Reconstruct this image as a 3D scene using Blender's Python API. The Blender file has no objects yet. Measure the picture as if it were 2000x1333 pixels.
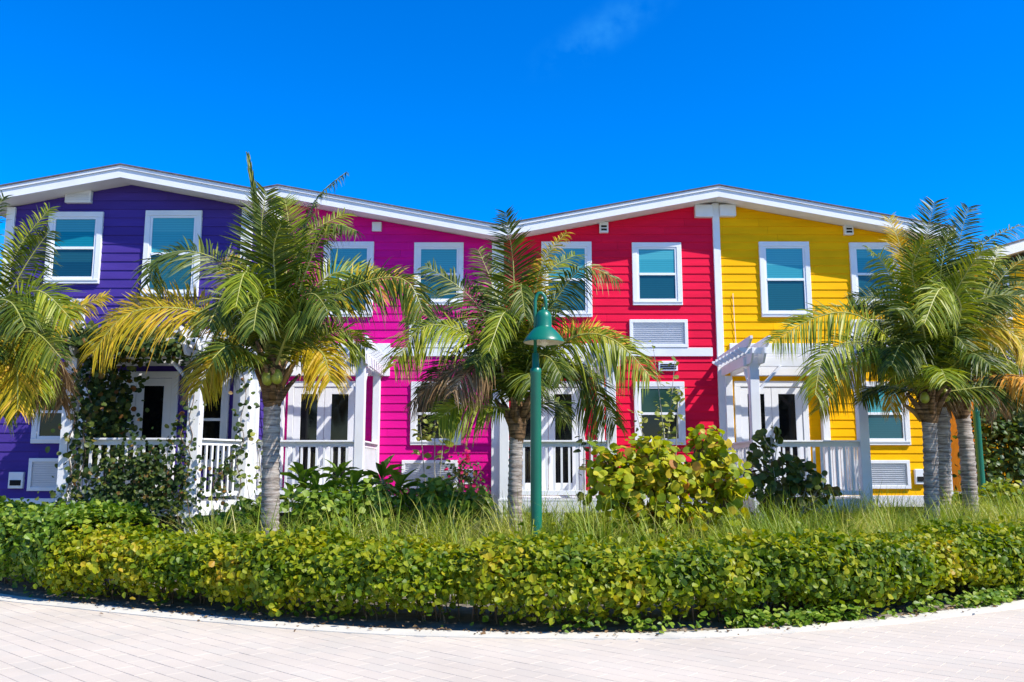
import bpy, math, random
import numpy as np
from mathutils import Vector, Matrix

random.seed(7)
rng = np.random.default_rng(7)
SC = bpy.context.scene
COL = SC.collection

# ------------------------------------------------------------------ camera
EYE = 1.55
PITCH = math.radians(8.4)
FPX = 1700.0                      # focal length in pixels of the 2000 px wide photograph
cam_d = bpy.data.cameras.new("camera")
cam_d.sensor_width = 36.0
cam_d.lens = FPX / 2000.0 * 36.0
cam_d.clip_end = 3000
cam = bpy.data.objects.new("camera", cam_d)
cam.location = (0, 0, EYE)
cam.rotation_euler = (math.radians(90) + PITCH, 0, 0)
COL.objects.link(cam)
SC.camera = cam

# ------------------------------------------------------------------ sky and sun
SUN_DIR = Vector((0.80, -0.47, 1.05)).normalized()      # towards the sun
world = bpy.data.worlds.new("World")
SC.world = world
world.use_nodes = True
wn, wl = world.node_tree.nodes, world.node_tree.links
wn.clear()
sky = wn.new("ShaderNodeTexSky")
sky.sky_type = 'NISHITA'
sky.sun_disc = False
sky.sun_elevation = math.asin(SUN_DIR.z)
sky.sun_rotation = math.atan2(SUN_DIR.x, SUN_DIR.y)
sky.altitude = 0
sky.air_density = 1.0
sky.dust_density = 0.05
sky.ozone_density = 3.0
hs = wn.new("ShaderNodeHueSaturation")
hs.inputs['Hue'].default_value = 0.517
hs.inputs['Saturation'].default_value = 1.6
hs.inputs['Value'].default_value = 1.14
wl.new(sky.outputs[0], hs.inputs['Color'])
# one thin wisp of cloud high in the sky, placed by its direction in the world
tc = wn.new("ShaderNodeTexCoord")
mp = wn.new("ShaderNodeMapping")
mp.vector_type = 'TEXTURE'
wdir = Vector((175 / FPX, math.cos(PITCH) - 0.356 * math.sin(PITCH), math.sin(PITCH) + 0.356 * math.cos(PITCH))).normalized()
mp.inputs['Location'].default_value = wdir
mp.inputs['Rotation'].default_value = (0, math.radians(-24), 0)
mp.inputs['Scale'].default_value = (0.095, 0.2, 0.026)
wl.new(tc.outputs['Generated'], mp.inputs['Vector'])
ln = wn.new("ShaderNodeVectorMath"); ln.operation = 'LENGTH'
wl.new(mp.outputs[0], ln.inputs[0])
fall = wn.new("ShaderNodeMapRange"); fall.interpolation_type = 'SMOOTHSTEP'
fall.inputs['From Min'].default_value = 1.15; fall.inputs['From Max'].default_value = 0.1
wl.new(ln.outputs['Value'], fall.inputs['Value'])
nz = wn.new("ShaderNodeTexNoise"); nz.inputs['Scale'].default_value = 26; nz.inputs['Detail'].default_value = 5
wl.new(tc.outputs['Generated'], nz.inputs['Vector'])
nr = wn.new("ShaderNodeMapRange"); nr.inputs['From Min'].default_value = 0.38; nr.inputs['From Max'].default_value = 0.75
wl.new(nz.outputs[0], nr.inputs['Value'])
mu = wn.new("ShaderNodeMath"); mu.operation = 'MULTIPLY'
wl.new(fall.outputs[0], mu.inputs[0]); wl.new(nr.outputs[0], mu.inputs[1])
mu2 = wn.new("ShaderNodeMath"); mu2.operation = 'MULTIPLY'; mu2.inputs[1].default_value = 0.26
wl.new(mu.outputs[0], mu2.inputs[0])
cm = wn.new("ShaderNodeMix"); cm.data_type = 'RGBA'
wl.new(mu2.outputs[0], cm.inputs['Factor'])
wl.new(hs.outputs[0], cm.inputs[6])
cm.inputs[7].default_value = (0.5, 3.0, 5.6, 1)
bg = wn.new("ShaderNodeBackground")
bg.inputs['Strength'].default_value = 0.15
wo = wn.new("ShaderNodeOutputWorld")
wl.new(cm.outputs[2], bg.inputs['Color'])
wl.new(bg.outputs[0], wo.inputs['Surface'])

sun_d = bpy.data.lights.new("sun", 'SUN')
sun_d.energy = 5.0
sun_d.angle = math.radians(0.53)
sun_d.color = (1.0, 0.95, 0.87)
sun = bpy.data.objects.new("sun", sun_d)
sun.rotation_euler = (-SUN_DIR).to_track_quat('-Z', 'Y').to_euler()
sun.location = (20, -10, 30)
COL.objects.link(sun)

SC.view_settings.view_transform = 'Standard'
SC.view_settings.look = 'None'
SC.view_settings.exposure = 0.63
SC.view_settings.gamma = 1.0
SC.view_settings.use_curve_mapping = False

# ------------------------------------------------------------------ helpers
def at(u, v, Y):
    """photo pixel + real distance -> point in the world (metres)"""
    x = (u - 1000) / FPX; y = (666.5 - v) / FPX
    d = (x, math.cos(PITCH) - y * math.sin(PITCH), math.sin(PITCH) + y * math.cos(PITCH))
    s = Y / d[1]
    return Vector((d[0] * s, Y, EYE + d[2] * s))

def tag(o, label=None, cat=None, group=None, kind=None):
    if label: o['label'] = label
    if cat: o['category'] = cat
    if group: o['group'] = group
    if kind: o['kind'] = kind
    return o

def empty(name, loc=(0, 0, 0), **kw):
    o = bpy.data.objects.new(name, None)
    o.location = loc
    o.empty_display_size = 0.3
    COL.objects.link(o)
    return tag(o, **kw)

def link(name, me, parent=None, mat=None):
    o = bpy.data.objects.new(name, me)
    COL.objects.link(o)
    if parent is not None:
        o.parent = parent
        o.matrix_parent_inverse = world_of(parent).inverted()
    return o

def world_of(o):
    m = Matrix.LocRotScale(o.location, o.rotation_euler, o.scale)
    if o.parent is not None:
        return world_of(o.parent) @ o.matrix_parent_inverse @ m
    return m

class MB:
    """collects shapes and links them as ONE mesh object"""
    def __init__(s):
        s.v = []; s.f = []; s.mi = []
    def add(s, vs, fs, mi=0):
        b = len(s.v)
        s.v.extend([tuple(p) for p in vs])
        s.f.extend([tuple(i + b for i in f) for f in fs])
        s.mi.extend([mi] * len(fs))
        return s
    def box(s, x0, x1, y0, y1, z0, z1, mi=0):
        vs = [(x, y, z) for z in (z0, z1) for y in (y0, y1) for x in (x0, x1)]
        return s.add(vs, [(0, 2, 3, 1), (4, 5, 7, 6), (0, 1, 5, 4), (2, 6, 7, 3), (0, 4, 6, 2), (1, 3, 7, 5)], mi)
    def bar(s, a, b, w, h, up=(0, 0, 1), mi=0):
        a = Vector(a); b = Vector(b); d = (b - a).normalized()
        sd = d.cross(Vector(up)).normalized(); u = sd.cross(d).normalized()
        vs = []
        for p in (a, b):
            for (i, j) in ((-1, -1), (1, -1), (1, 1), (-1, 1)):
                vs.append(p + sd * i * w / 2 + u * j * h / 2)
        return s.add(vs, [(0, 1, 2, 3), (7, 6, 5, 4), (0, 4, 5, 1), (1, 5, 6, 2), (2, 6, 7, 3), (3, 7, 4, 0)], mi)
    def prism_y(s, poly, y0, y1, mi=0):
        n = len(poly)                       # poly of (x, z) counter-clockwise seen from -Y
        vs = [(x, y0, z) for x, z in poly] + [(x, y1, z) for x, z in poly]
        fs = [tuple(range(n)), tuple(range(2 * n - 1, n - 1, -1))]
        for i in range(n):
            j = (i + 1) % n
            fs.append((i, i + n, j + n, j))
        return s.add(vs, fs, mi)
    def prism_x(s, poly, x0, x1, mi=0):
        n = len(poly)                       # poly of (y, z)
        vs = [(x0, y, z) for y, z in poly] + [(x1, y, z) for y, z in poly]
        fs = [tuple(range(n)), tuple(range(2 * n - 1, n - 1, -1))]
        for i in range(n):
            j = (i + 1) % n
            fs.append((i, i + n, j + n, j))
        return s.add(vs, fs, mi)
    def tube(s, pts, rad, n=8, mi=0, cap=True):
        pts = [Vector(p) for p in pts]
        vs = []
        u = None
        for k, p in enumerate(pts):
            d = (pts[min(k + 1, len(pts) - 1)] - pts[max(k - 1, 0)]).normalized()
            if u is None:
                u = d.orthogonal().normalized()
            u = (u - d * u.dot(d)).normalized()
            w = d.cross(u)
            r = rad[k] if hasattr(rad, '__len__') else rad
            for i in range(n):
                a = 2 * math.pi * i / n
                vs.append(p + (u * math.cos(a) + w * math.sin(a)) * r)
        fs = []
        for k in range(len(pts) - 1):
            for i in range(n):
                j = (i + 1) % n
                fs.append((k * n + i, k * n + j, (k + 1) * n + j, (k + 1) * n + i))
        if cap:
            fs.append(tuple(range(n - 1, -1, -1)))
            fs.append(tuple((len(pts) - 1) * n + i for i in range(n)))
        return s.add(vs, fs, mi)
    def lathe(s, prof, c, n=24, mi=0):
        vs = []
        for r, z in prof:
            for i in range(n):
                a = 2 * math.pi * i / n
                vs.append((c[0] + r * math.cos(a), c[1] + r * math.sin(a), c[2] + z))
        fs = []
        for k in range(len(prof) - 1):
            for i in range(n):
                j = (i + 1) % n
                fs.append((k * n + i, k * n + j, (k + 1) * n + j, (k + 1) * n + i))
        return s.add(vs, fs, mi)
    def build(s, name, mats, parent=None, smooth=False, bevel=0):
        me = bpy.data.meshes.new(name)
        me.from_pydata(s.v, [], s.f)
        if not isinstance(mats, (list, tuple)): mats = [mats]
        for m in mats: me.materials.append(m)
        if len(mats) > 1: me.polygons.foreach_set('material_index', s.mi)
        if smooth: me.polygons.foreach_set('use_smooth', [True] * len(me.polygons))
        me.update()
        o = link(name, me, parent)
        if bevel:
            b = o.modifiers.new('bevel', 'BEVEL'); b.width = bevel; b.segments = 1; b.limit_method = 'ANGLE'
        return o

def np_mesh(name, verts, quads, mats, mat_idx=None, smooth=False):
    """verts (n,3), quads (m,4); a triangle repeats no vertex: give it in tris by -1 in column 3"""
    me = bpy.data.meshes.new(name)
    quads = np.asarray(quads)
    tri = quads[:, 3] < 0
    loops = np.where(tri, 3, 4)
    starts = np.concatenate([[0], np.cumsum(loops)[:-1]])
    flat = quads.ravel()
    flat = flat[flat >= 0]
    me.vertices.add(len(verts)); me.vertices.foreach_set('co', np.asarray(verts, dtype=np.float32).ravel())
    me.loops.add(len(flat)); me.loops.foreach_set('vertex_index', flat.astype(np.int32))
    me.polygons.add(len(quads)); me.polygons.foreach_set('loop_start', starts.astype(np.int32))
    if not isinstance(mats, (list, tuple)): mats = [mats]
    for m in mats: me.materials.append(m)
    if mat_idx is not None: me.polygons.foreach_set('material_index', np.asarray(mat_idx, dtype=np.int32))
    me.polygons.foreach_set('use_smooth', np.full(len(quads), bool(smooth)))
    me.update(calc_edges=True)
    return me

# ------------------------------------------------------------------ materials
def new_mat(name):
    m = bpy.data.materials.new(name); m.use_nodes = True
    n = m.node_tree.nodes; l = m.node_tree.links
    return m, n, l, n['Principled BSDF']

def paint(name, col, rough=0.5, vary=0.06, spec=0.35, scale=3.0, dirt=None, bump=0.0, stretch=(1, 1, 1)):
    """painted surface: base colour with slight weathering, fine grain"""
    m, n, l, b = new_mat(name)
    tcn = n.new("ShaderNodeTexCoord"); mpn = n.new("ShaderNodeMapping")
    mpn.inputs['Scale'].default_value = stretch
    l.new(tcn.outputs['Object'], mpn.inputs['Vector'])
    a = n.new("ShaderNodeTexNoise"); a.inputs['Scale'].default_value = scale; a.inputs['Detail'].default_value = 6
    l.new(mpn.outputs[0], a.inputs['Vector'])
    oi = n.new("ShaderNodeObjectInfo")
    av = n.new("ShaderNodeMath"); av.operation = 'MULTIPLY_ADD'; av.inputs[1].default_value = 0.25
    l.new(oi.outputs['Random'], av.inputs[0]); l.new(a.outputs[0], av.inputs[2])
    mr = n.new("ShaderNodeMapRange")
    mr.inputs['From Min'].default_value = 0.35; mr.inputs['From Max'].default_value = 0.95
    mr.inputs['To Min'].default_value = 1 - vary * 1.5; mr.inputs['To Max'].default_value = 1 + vary
    l.new(av.outputs[0], mr.inputs['Value'])
    mx = n.new("ShaderNodeMix"); mx.data_type = 'RGBA'; mx.blend_type = 'MULTIPLY'; mx.inputs['Factor'].default_value = 1
    mx.inputs[6].default_value = (*col, 1)
    l.new(mr.outputs[0], mx.inputs[7])
    out = mx.outputs[2]
    if dirt:
        d = n.new("ShaderNodeTexNoise"); d.inputs['Scale'].default_value = 1.7; d.inputs['Detail'].default_value = 8
        l.new(mpn.outputs[0], d.inputs['Vector'])
        dr = n.new("ShaderNodeMapRange"); dr.inputs['From Min'].default_value = 0.52; dr.inputs['From Max'].default_value = 0.8
        dr.inputs['To Max'].default_value = dirt[3]
        l.new(d.outputs[0], dr.inputs['Value'])
        dm = n.new("ShaderNodeMix"); dm.data_type = 'RGBA'
        l.new(dr.outputs[0], dm.inputs['Factor']); l.new(out, dm.inputs[6]); dm.inputs[7].default_value = (*dirt[:3], 1)
        out = dm.outputs[2]
    l.new(out, b.inputs['Base Color'])
    b.inputs['Roughness'].default_value = rough
    b.inputs['Specular IOR Level'].default_value = spec
    if bump:
        g = n.new("ShaderNodeTexNoise"); g.inputs['Scale'].default_value = scale * 14; g.inputs['Detail'].default_value = 4
        l.new(mpn.outputs[0], g.inputs['Vector'])
        bp = n.new("ShaderNodeBump"); bp.inputs['Strength'].default_value = bump; bp.inputs['Distance'].default_value = 0.01
        l.new(g.outputs[0], bp.inputs['Height']); l.new(bp.outputs[0], b.inputs['Normal'])
    return m

def leaf_mat(name, cols, trans=0.35, rough=0.45, spec=0.4, patch=None):
    """leaf: colour picked per leaf (mesh island and object), with translucency"""
    m, n, l, b = new_mat(name)
    ge = n.new("ShaderNodeNewGeometry"); oi = n.new("ShaderNodeObjectInfo")
    ad = n.new("ShaderNodeMath"); ad.operation = 'ADD'
    l.new(ge.outputs['Random Per Island'], ad.inputs[0]); l.new(oi.outputs['Random'], ad.inputs[1])
    fr = n.new("ShaderNodeMath"); fr.operation = 'FRACT'
    l.new(ad.outputs[0], fr.inputs[0])
    src = fr.outputs[0]
    if patch:                                   # whole patches of a plant lean to one end of the ramp
        t = n.new("ShaderNodeTexCoord"); a = n.new("ShaderNodeTexNoise")
        a.inputs['Scale'].default_value = patch; a.inputs['Detail'].default_value = 3
        l.new(t.outputs['Object'], a.inputs['Vector'])
        r = n.new("ShaderNodeMapRange"); r.inputs['From Min'].default_value = 0.32; r.inputs['From Max'].default_value = 0.68
        l.new(a.outputs[0], r.inputs['Value'])
        mm = n.new("ShaderNodeMix"); mm.data_type = 'FLOAT'; mm.inputs['Factor'].default_value = 0.5
        l.new(src, mm.inputs[2]); l.new(r.outputs[0], mm.inputs[3])
        src = mm.outputs[0]
    cr = n.new("ShaderNodeValToRGB")
    el = cr.color_ramp.elements
    while len(el) < len(cols): el.new(0.5)
    for e, (p, c) in zip(el, cols):
        e.position = p; e.color = (*c, 1)
    l.new(src, cr.inputs[0])
    l.new(cr.outputs[0], b.inputs['Base Color'])
    b.inputs['Roughness'].default_value = rough
    b.inputs['Specular IOR Level'].default_value = spec
    tr = n.new("ShaderNodeBsdfTranslucent")
    hv = n.new("ShaderNodeHueSaturation"); hv.inputs['Saturation'].default_value = 1.1; hv.inputs['Value'].default_value = 1.25
    l.new(cr.outputs[0], hv.inputs['Color']); l.new(hv.outputs[0], tr.inputs['Color'])
    ms = n.new("ShaderNodeMixShader"); ms.inputs[0].default_value = trans
    l.new(b.outputs[0], ms.inputs[1]); l.new(tr.outputs[0], ms.inputs[2])
    l.new(ms.outputs[0], n['Material Output'].inputs['Surface'])
    return m

def glass(name, col, rough=0.06, spec=0.6, vary=None):
    m, n, l, b = new_mat(name)
    b.inputs['Base Color'].default_value = (*col, 1)
    if vary:                                    # blinds drawn differently behind each pane
        oi = n.new("ShaderNodeObjectInfo"); mx = n.new("ShaderNodeMix"); mx.data_type = 'RGBA'
        l.new(oi.outputs['Random'], mx.inputs['Factor']); mx.inputs[6].default_value = (*col, 1); mx.inputs[7].default_value = (*vary, 1)
        w = n.new("ShaderNodeTexWave"); w.wave_type = 'BANDS'; w.bands_direction = 'Z'; w.inputs['Scale'].default_value = 6; w.inputs['Distortion'].default_value = 0.4
        tw = n.new("ShaderNodeTexCoord"); l.new(tw.outputs['Object'], w.inputs['Vector'])
        wr = n.new("ShaderNodeMapRange"); wr.inputs['To Min'].default_value = 0.88; wr.inputs['To Max'].default_value = 1.06; l.new(w.outputs[0], wr.inputs['Value'])
        m2 = n.new("ShaderNodeMix"); m2.data_type = 'RGBA'; m2.blend_type = 'MULTIPLY'; m2.inputs['Factor'].default_value = 1
        sp_ = n.new("ShaderNodeSeparateXYZ"); l.new(tw.outputs['Generated'], sp_.inputs[0])
        fr = n.new("ShaderNodeMath"); fr.operation = 'MULTIPLY_ADD'; fr.inputs[1].default_value = 7.31; fr.inputs[2].default_value = 0.2; l.new(oi.outputs['Random'], fr.inputs[0])
        ff = n.new("ShaderNodeMath"); ff.operation = 'FRACT'; l.new(fr.outputs[0], ff.inputs[0])
        gt = n.new("ShaderNodeMath"); gt.operation = 'GREATER_THAN'; l.new(sp_.outputs['Z'], gt.inputs[0]); l.new(ff.outputs[0], gt.inputs[1])
        gm = n.new("ShaderNodeMath"); gm.operation = 'MULTIPLY'; gm.inputs[1].default_value = 0.45; l.new(gt.outputs[0], gm.inputs[0])
        bl = n.new("ShaderNodeMix"); bl.data_type = 'RGBA'; l.new(gm.outputs[0], bl.inputs['Factor']); l.new(mx.outputs[2], bl.inputs[6])
        bl.inputs[7].default_value = (min(1, vary[0] * 1.6), min(1, vary[1] * 1.15), min(1, vary[2] * 1.1), 1)
        l.new(bl.outputs[2], m2.inputs[6]); l.new(wr.outputs[0], m2.inputs[7]); l.new(m2.outputs[2], b.inputs['Base Color'])
    b.inputs['Roughness'].default_value = rough
    b.inputs['Specular IOR Level'].default_value = spec
    t = n.new("ShaderNodeTexCoord"); a = n.new("ShaderNodeTexNoise"); a.inputs['Scale'].default_value = 1.1
    l.new(t.outputs['Object'], a.inputs['Vector'])
    bp = n.new("ShaderNodeBump"); bp.inputs['Strength'].default_value = 0.05; bp.inputs['Distance'].default_value = 0.05
    l.new(a.outputs[0], bp.inputs['Height']); l.new(bp.outputs[0], b.inputs['Normal'])
    return m

M = {}
ST = (0.5, 3, 3)
M['purple'] = paint('purple_paint', (0.062, 0.036, 0.235), 0.6, 0.12, 0.08, 2.5, None, 0.08, ST)
M['pink'] = paint('pink_paint', (0.66, 0.006, 0.235), 0.6, 0.11, 0.08, 2.5, None, 0.08, ST)
M['red'] = paint('red_paint', (0.74, 0.008, 0.048), 0.6, 0.11, 0.08, 2.5, None, 0.08, ST)
M['yellow'] = paint('yellow_paint', (0.90, 0.44, 0.0), 0.6, 0.10, 0.08, 2.5, None, 0.08, ST)
M['white'] = paint('white_paint', (0.73, 0.74, 0.75), 0.5, 0.03, 0.3, 4.0, (0.55, 0.56, 0.52, 0.35), 0.04)
M['soffit'] = paint('soffit_paint', (0.74, 0.73, 0.68), 0.6, 0.03, 0.2, 4.0)
M['vinyl'] = paint('white_vinyl', (0.75, 0.76, 0.77), 0.4, 0.02, 0.45, 3.0)
M['grille'] = paint('grey_louvre', (0.62, 0.64, 0.68), 0.5, 0.04, 0.3, 5.0)
M['shingle'] = paint('brown_shingle', (0.14, 0.12, 0.12), 0.9, 0.3, 0.1, 9.0)
M['dark'] = paint('dark_gap', (0.02, 0.02, 0.02), 0.9, 0.1, 0.1)  # near-black colour standing in for shade in gaps and hollows
M['green_metal'] = paint('green_lamp_paint', (0.003, 0.135, 0.080), 0.35, 0.06, 0.5, 4.0)
M['lamp_inside'] = paint('cream_lamp_lining', (0.80, 0.72, 0.60), 0.5, 0.02)
M['glass_up'] = glass('teal_glass', (0.004, 0.17, 0.23), 0.07, vary=(0.07, 0.36, 0.40))
M['glass_low'] = glass('screened_glass', (0.003, 0.045, 0.085), 0.16, 0.4, vary=(0.012, 0.10, 0.13))
M['glass_dim'] = glass('dim_green_glass', (0.012, 0.045, 0.03), 0.08, 0.3)
M['glass_door'] = glass('dark_door_glass', (0.004, 0.005, 0.006), 0.05, 0.25)
M['post_cap'] = M['white']
M['soil'] = paint('sandy_soil', (0.30, 0.26, 0.21), 0.95, 0.3, 0.1, 6.0, (0.10, 0.08, 0.05, 0.8), 0.5)
M['sand'] = paint('pale_ground', (0.17, 0.165, 0.14), 0.9, 0.12, 0.15, 0.6, None, 0.3)
M['joint'] = paint('paver_joint_sand', (0.46, 0.41, 0.35), 0.95, 0.2, 0.1, 8.0)
M['kerb'] = paint('pale_concrete_edging', (0.55, 0.52, 0.44), 0.85, 0.10, 0.2, 3.0, (0.30, 0.29, 0.26, 0.5), 0.3)
M['twig'] = paint('brown_twig', (0.16, 0.11, 0.07), 0.85, 0.3, 0.1, 12.0)
M['twig_pale'] = paint('pale_twig', (0.36, 0.33, 0.27), 0.85, 0.2, 0.1, 12.0)
M['core'] = paint('shade_core', (0.030, 0.032, 0.014), 0.95, 0.5, 0.05, 20.0, None, 1.0)  # hedge core colour, darkened for the shade between the leaves

def paver_mat():
    m, n, l, b = new_mat('pink_concrete_paver')
    ge = n.new("ShaderNodeNewGeometry"); oi = n.new("ShaderNodeObjectInfo")
    ad = n.new("ShaderNodeMath"); ad.operation = 'ADD'
    l.new(ge.outputs['Random Per Island'], ad.inputs[0]); l.new(oi.outputs['Random'], ad.inputs[1])
    fr = n.new("ShaderNodeMath"); fr.operation = 'FRACT'; l.new(ad.outputs[0], fr.inputs[0])
    cr = n.new("ShaderNodeValToRGB"); el = cr.color_ramp.elements
    for p, c in ((0.35, (0.535, 0.465, 0.37)), (0.7, (0.55, 0.475, 0.375))): el.new(p).color = (*c, 1)
    el[0].color = (0.53, 0.47, 0.375, 1); el[-1].color = (0.56, 0.485, 0.38, 1)
    l.new(fr.outputs[0], cr.inputs[0])
    t = n.new("ShaderNodeTexCoord"); a = n.new("ShaderNodeTexNoise"); a.inputs['Scale'].default_value = 0.8; a.inputs['Detail'].default_value = 8
    gp = n.new("ShaderNodeNewGeometry")
    l.new(gp.outputs['Position'], a.inputs['Vector'])
    r = n.new("ShaderNodeMapRange"); r.inputs['From Min'].default_value = 0.3; r.inputs['From Max'].default_value = 0.75
    r.inputs['To Min'].default_value = 0.88; r.inputs['To Max'].default_value = 1.06
    l.new(a.outputs[0], r.inputs['Value'])
    f2 = n.new("ShaderNodeTexNoise"); f2.inputs['Scale'].default_value = 90; f2.inputs['Detail'].default_value = 4
    l.new(gp.outputs['Position'], f2.inputs['Vector'])
    r2 = n.new("ShaderNodeMapRange"); r2.inputs['To Min'].default_value = 0.88; r2.inputs['To Max'].default_value = 1.1
    l.new(f2.outputs[0], r2.inputs['Value'])
    mm = n.new("ShaderNodeMath"); mm.operation = 'MULTIPLY'; l.new(r.outputs[0], mm.inputs[0]); l.new(r2.outputs[0], mm.inputs[1])
    mx = n.new("ShaderNodeMix"); mx.data_type = 'RGBA'; mx.blend_type = 'MULTIPLY'; mx.inputs['Factor'].default_value = 1
    l.new(cr.outputs[0], mx.inputs[6]); l.new(mm.outputs[0], mx.inputs[7])
    l.new(mx.outputs[2], b.inputs['Base Color'])
    b.inputs['Roughness'].default_value = 0.85; b.inputs['Specular IOR Level'].default_value = 0.2
    bp = n.new("ShaderNodeBump"); bp.inputs['Strength'].default_value = 0.25; bp.inputs['Distance'].default_value = 0.004
    l.new(f2.outputs[0], bp.inputs['Height']); l.new(bp.outputs[0], b.inputs['Normal'])
    return m
M['paver'] = paver_mat()

def trunk_mat(name, c1, c2):
    m, n, l, b = new_mat(name)
    t = n.new("ShaderNodeTexCoord"); mpn = n.new("ShaderNodeMapping"); mpn.inputs['Scale'].default_value = (3, 3, 26)
    l.new(t.outputs['Object'], mpn.inputs['Vector'])
    a = n.new("ShaderNodeTexNoise"); a.inputs['Scale'].default_value = 1.2; a.inputs['Detail'].default_value = 7; a.inputs['Roughness'].default_value = 0.7
    l.new(mpn.outputs[0], a.inputs['Vector'])
    cr = n.new("ShaderNodeValToRGB"); cr.color_ramp.elements[0].position = 0.40; cr.color_ramp.elements[1].position = 0.60
    cr.color_ramp.elements[0].color = (*c1, 1); cr.color_ramp.elements[1].color = (*c2, 1)
    l.new(a.outputs[0], cr.inputs[0]); l.new(cr.outputs[0], b.inputs['Base Color'])
    b.inputs['Roughness'].default_value = 0.9; b.inputs['Specular IOR Level'].default_value = 0.15
    bp = n.new("ShaderNodeBump"); bp.inputs['Strength'].default_value = 0.7; bp.inputs['Distance'].default_value = 0.02
    l.new(a.outputs[0], bp.inputs['Height']); l.new(bp.outputs[0], b.inputs['Normal'])
    return m
M['trunk'] = trunk_mat('palm_trunk', (0.14, 0.11, 0.09), (0.42, 0.37, 0.32))
M['fibre'] = trunk_mat('palm_fibre', (0.05, 0.03, 0.015), (0.24, 0.14, 0.07))
M['rachis'] = paint('frond_stalk', (0.34, 0.34, 0.08), 0.45, 0.15, 0.4, 6)
M['rachis_dry'] = paint('dry_frond_stalk', (0.36, 0.20, 0.07), 0.6, 0.15, 0.3, 6)
M['frond_green'] = leaf_mat('frond_green', [(0, (0.030, 0.058, 0.005)), (0.6, (0.075, 0.112, 0.007)), (1, (0.18, 0.19, 0.015))], 0.16, 0.45, 0.25)
M['frond_lime'] = leaf_mat('frond_lime', [(0, (0.10, 0.15, 0.007)), (0.6, (0.21, 0.26, 0.010)), (1, (0.36, 0.35, 0.025))], 0.24, 0.45, 0.25)
M['frond_gold'] = leaf_mat('frond_gold', [(0, (0.30, 0.25, 0.010)), (0.6, (0.48, 0.35, 0.012)), (1, (0.55, 0.32, 0.03))], 0.28, 0.48, 0.22)
M['frond_dry'] = leaf_mat('frond_dry', [(0, (0.50, 0.20, 0.02)), (0.6, (0.66, 0.32, 0.02)), (1, (0.55, 0.34, 0.08))], 0.25, 0.6, 0.25)
M['frond_dead'] = leaf_mat('frond_dead', [(0, (0.12, 0.07, 0.03)), (0.6, (0.24, 0.15, 0.07)), (1, (0.38, 0.27, 0.15))], 0.2, 0.7, 0.2)
M['coconut'] = paint('green_coconut', (0.26, 0.28, 0.03), 0.4, 0.15, 0.4, 8)
M['hedge'] = leaf_mat('hedge_leaf', [(0, (0.03, 0.075, 0.005)), (0.35, (0.11, 0.18, 0.006)), (0.62, (0.27, 0.30, 0.008)), (0.86, (0.40, 0.35, 0.012)), (1, (0.45, 0.26, 0.03))], 0.36, 0.45, 0.28, 1.3)
M['grape'] = leaf_mat('sea_grape_leaf', [(0, (0.15, 0.22, 0.010)), (0.45, (0.36, 0.39, 0.012)), (0.8, (0.50, 0.44, 0.02)), (0.96, (0.48, 0.32, 0.03)), (1, (0.40, 0.16, 0.03))], 0.38, 0.45, 0.25)
M['grape_dark'] = leaf_mat('sea_grape_dark_leaf', [(0, (0.05, 0.075, 0.014)), (0.6, (0.09, 0.12, 0.02)), (1, (0.13, 0.09, 0.03))], 0.2, 0.5, 0.15)
M['shrub'] = leaf_mat('shrub_leaf', [(0, (0.025, 0.060, 0.012)), (0.6, (0.055, 0.105, 0.018)), (1, (0.15, 0.19, 0.03))], 0.3, 0.42, 0.3)
M['broad'] = leaf_mat('broad_leaf', [(0, (0.06, 0.13, 0.012)), (0.6, (0.16, 0.26, 0.022)), (1, (0.32, 0.38, 0.05))], 0.35, 0.42, 0.3)
M['cover'] = leaf_mat('ground_cover_leaf', [(0, (0.02, 0.07, 0.008)), (0.6, (0.05, 0.13, 0.012)), (1, (0.15, 0.25, 0.02))], 0.33, 0.45, 0.3)
M['vine'] = leaf_mat('vine_leaf', [(0, (0.02, 0.045, 0.010)), (0.6, (0.045, 0.080, 0.016)), (0.9, (0.12, 0.15, 0.02)), (1, (0.22, 0.09, 0.03))], 0.3, 0.45, 0.25)
M['lightleaf'] = leaf_mat('pale_leaf', [(0, (0.13, 0.18, 0.03)), (0.6, (0.26, 0.30, 0.04)), (1, (0.36, 0.36, 0.08))], 0.38, 0.4, 0.4)
M['bract'] = leaf_mat('pink_bract', [(0, (0.6, 0.02, 0.12)), (1, (0.75, 0.06, 0.20))], 0.4, 0.5, 0.2)
M['grass'] = leaf_mat('grass_blade', [(0, (0.07, 0.16, 0.012)), (0.45, (0.22, 0.29, 0.02)), (0.75, (0.42, 0.42, 0.06)), (1, (0.66, 0.58, 0.24))], 0.3, 0.5, 0.35, 0.8)
M['dryleaf'] = leaf_mat('fallen_leaf', [(0, (0.08, 0.05, 0.03)), (0.6, (0.22, 0.13, 0.06)), (1, (0.38, 0.26, 0.12))], 0.15, 0.7, 0.2)
M['mauve'] = paint('mauve_paint', (0.42, 0.36, 0.46), 0.5, 0.05)

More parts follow.
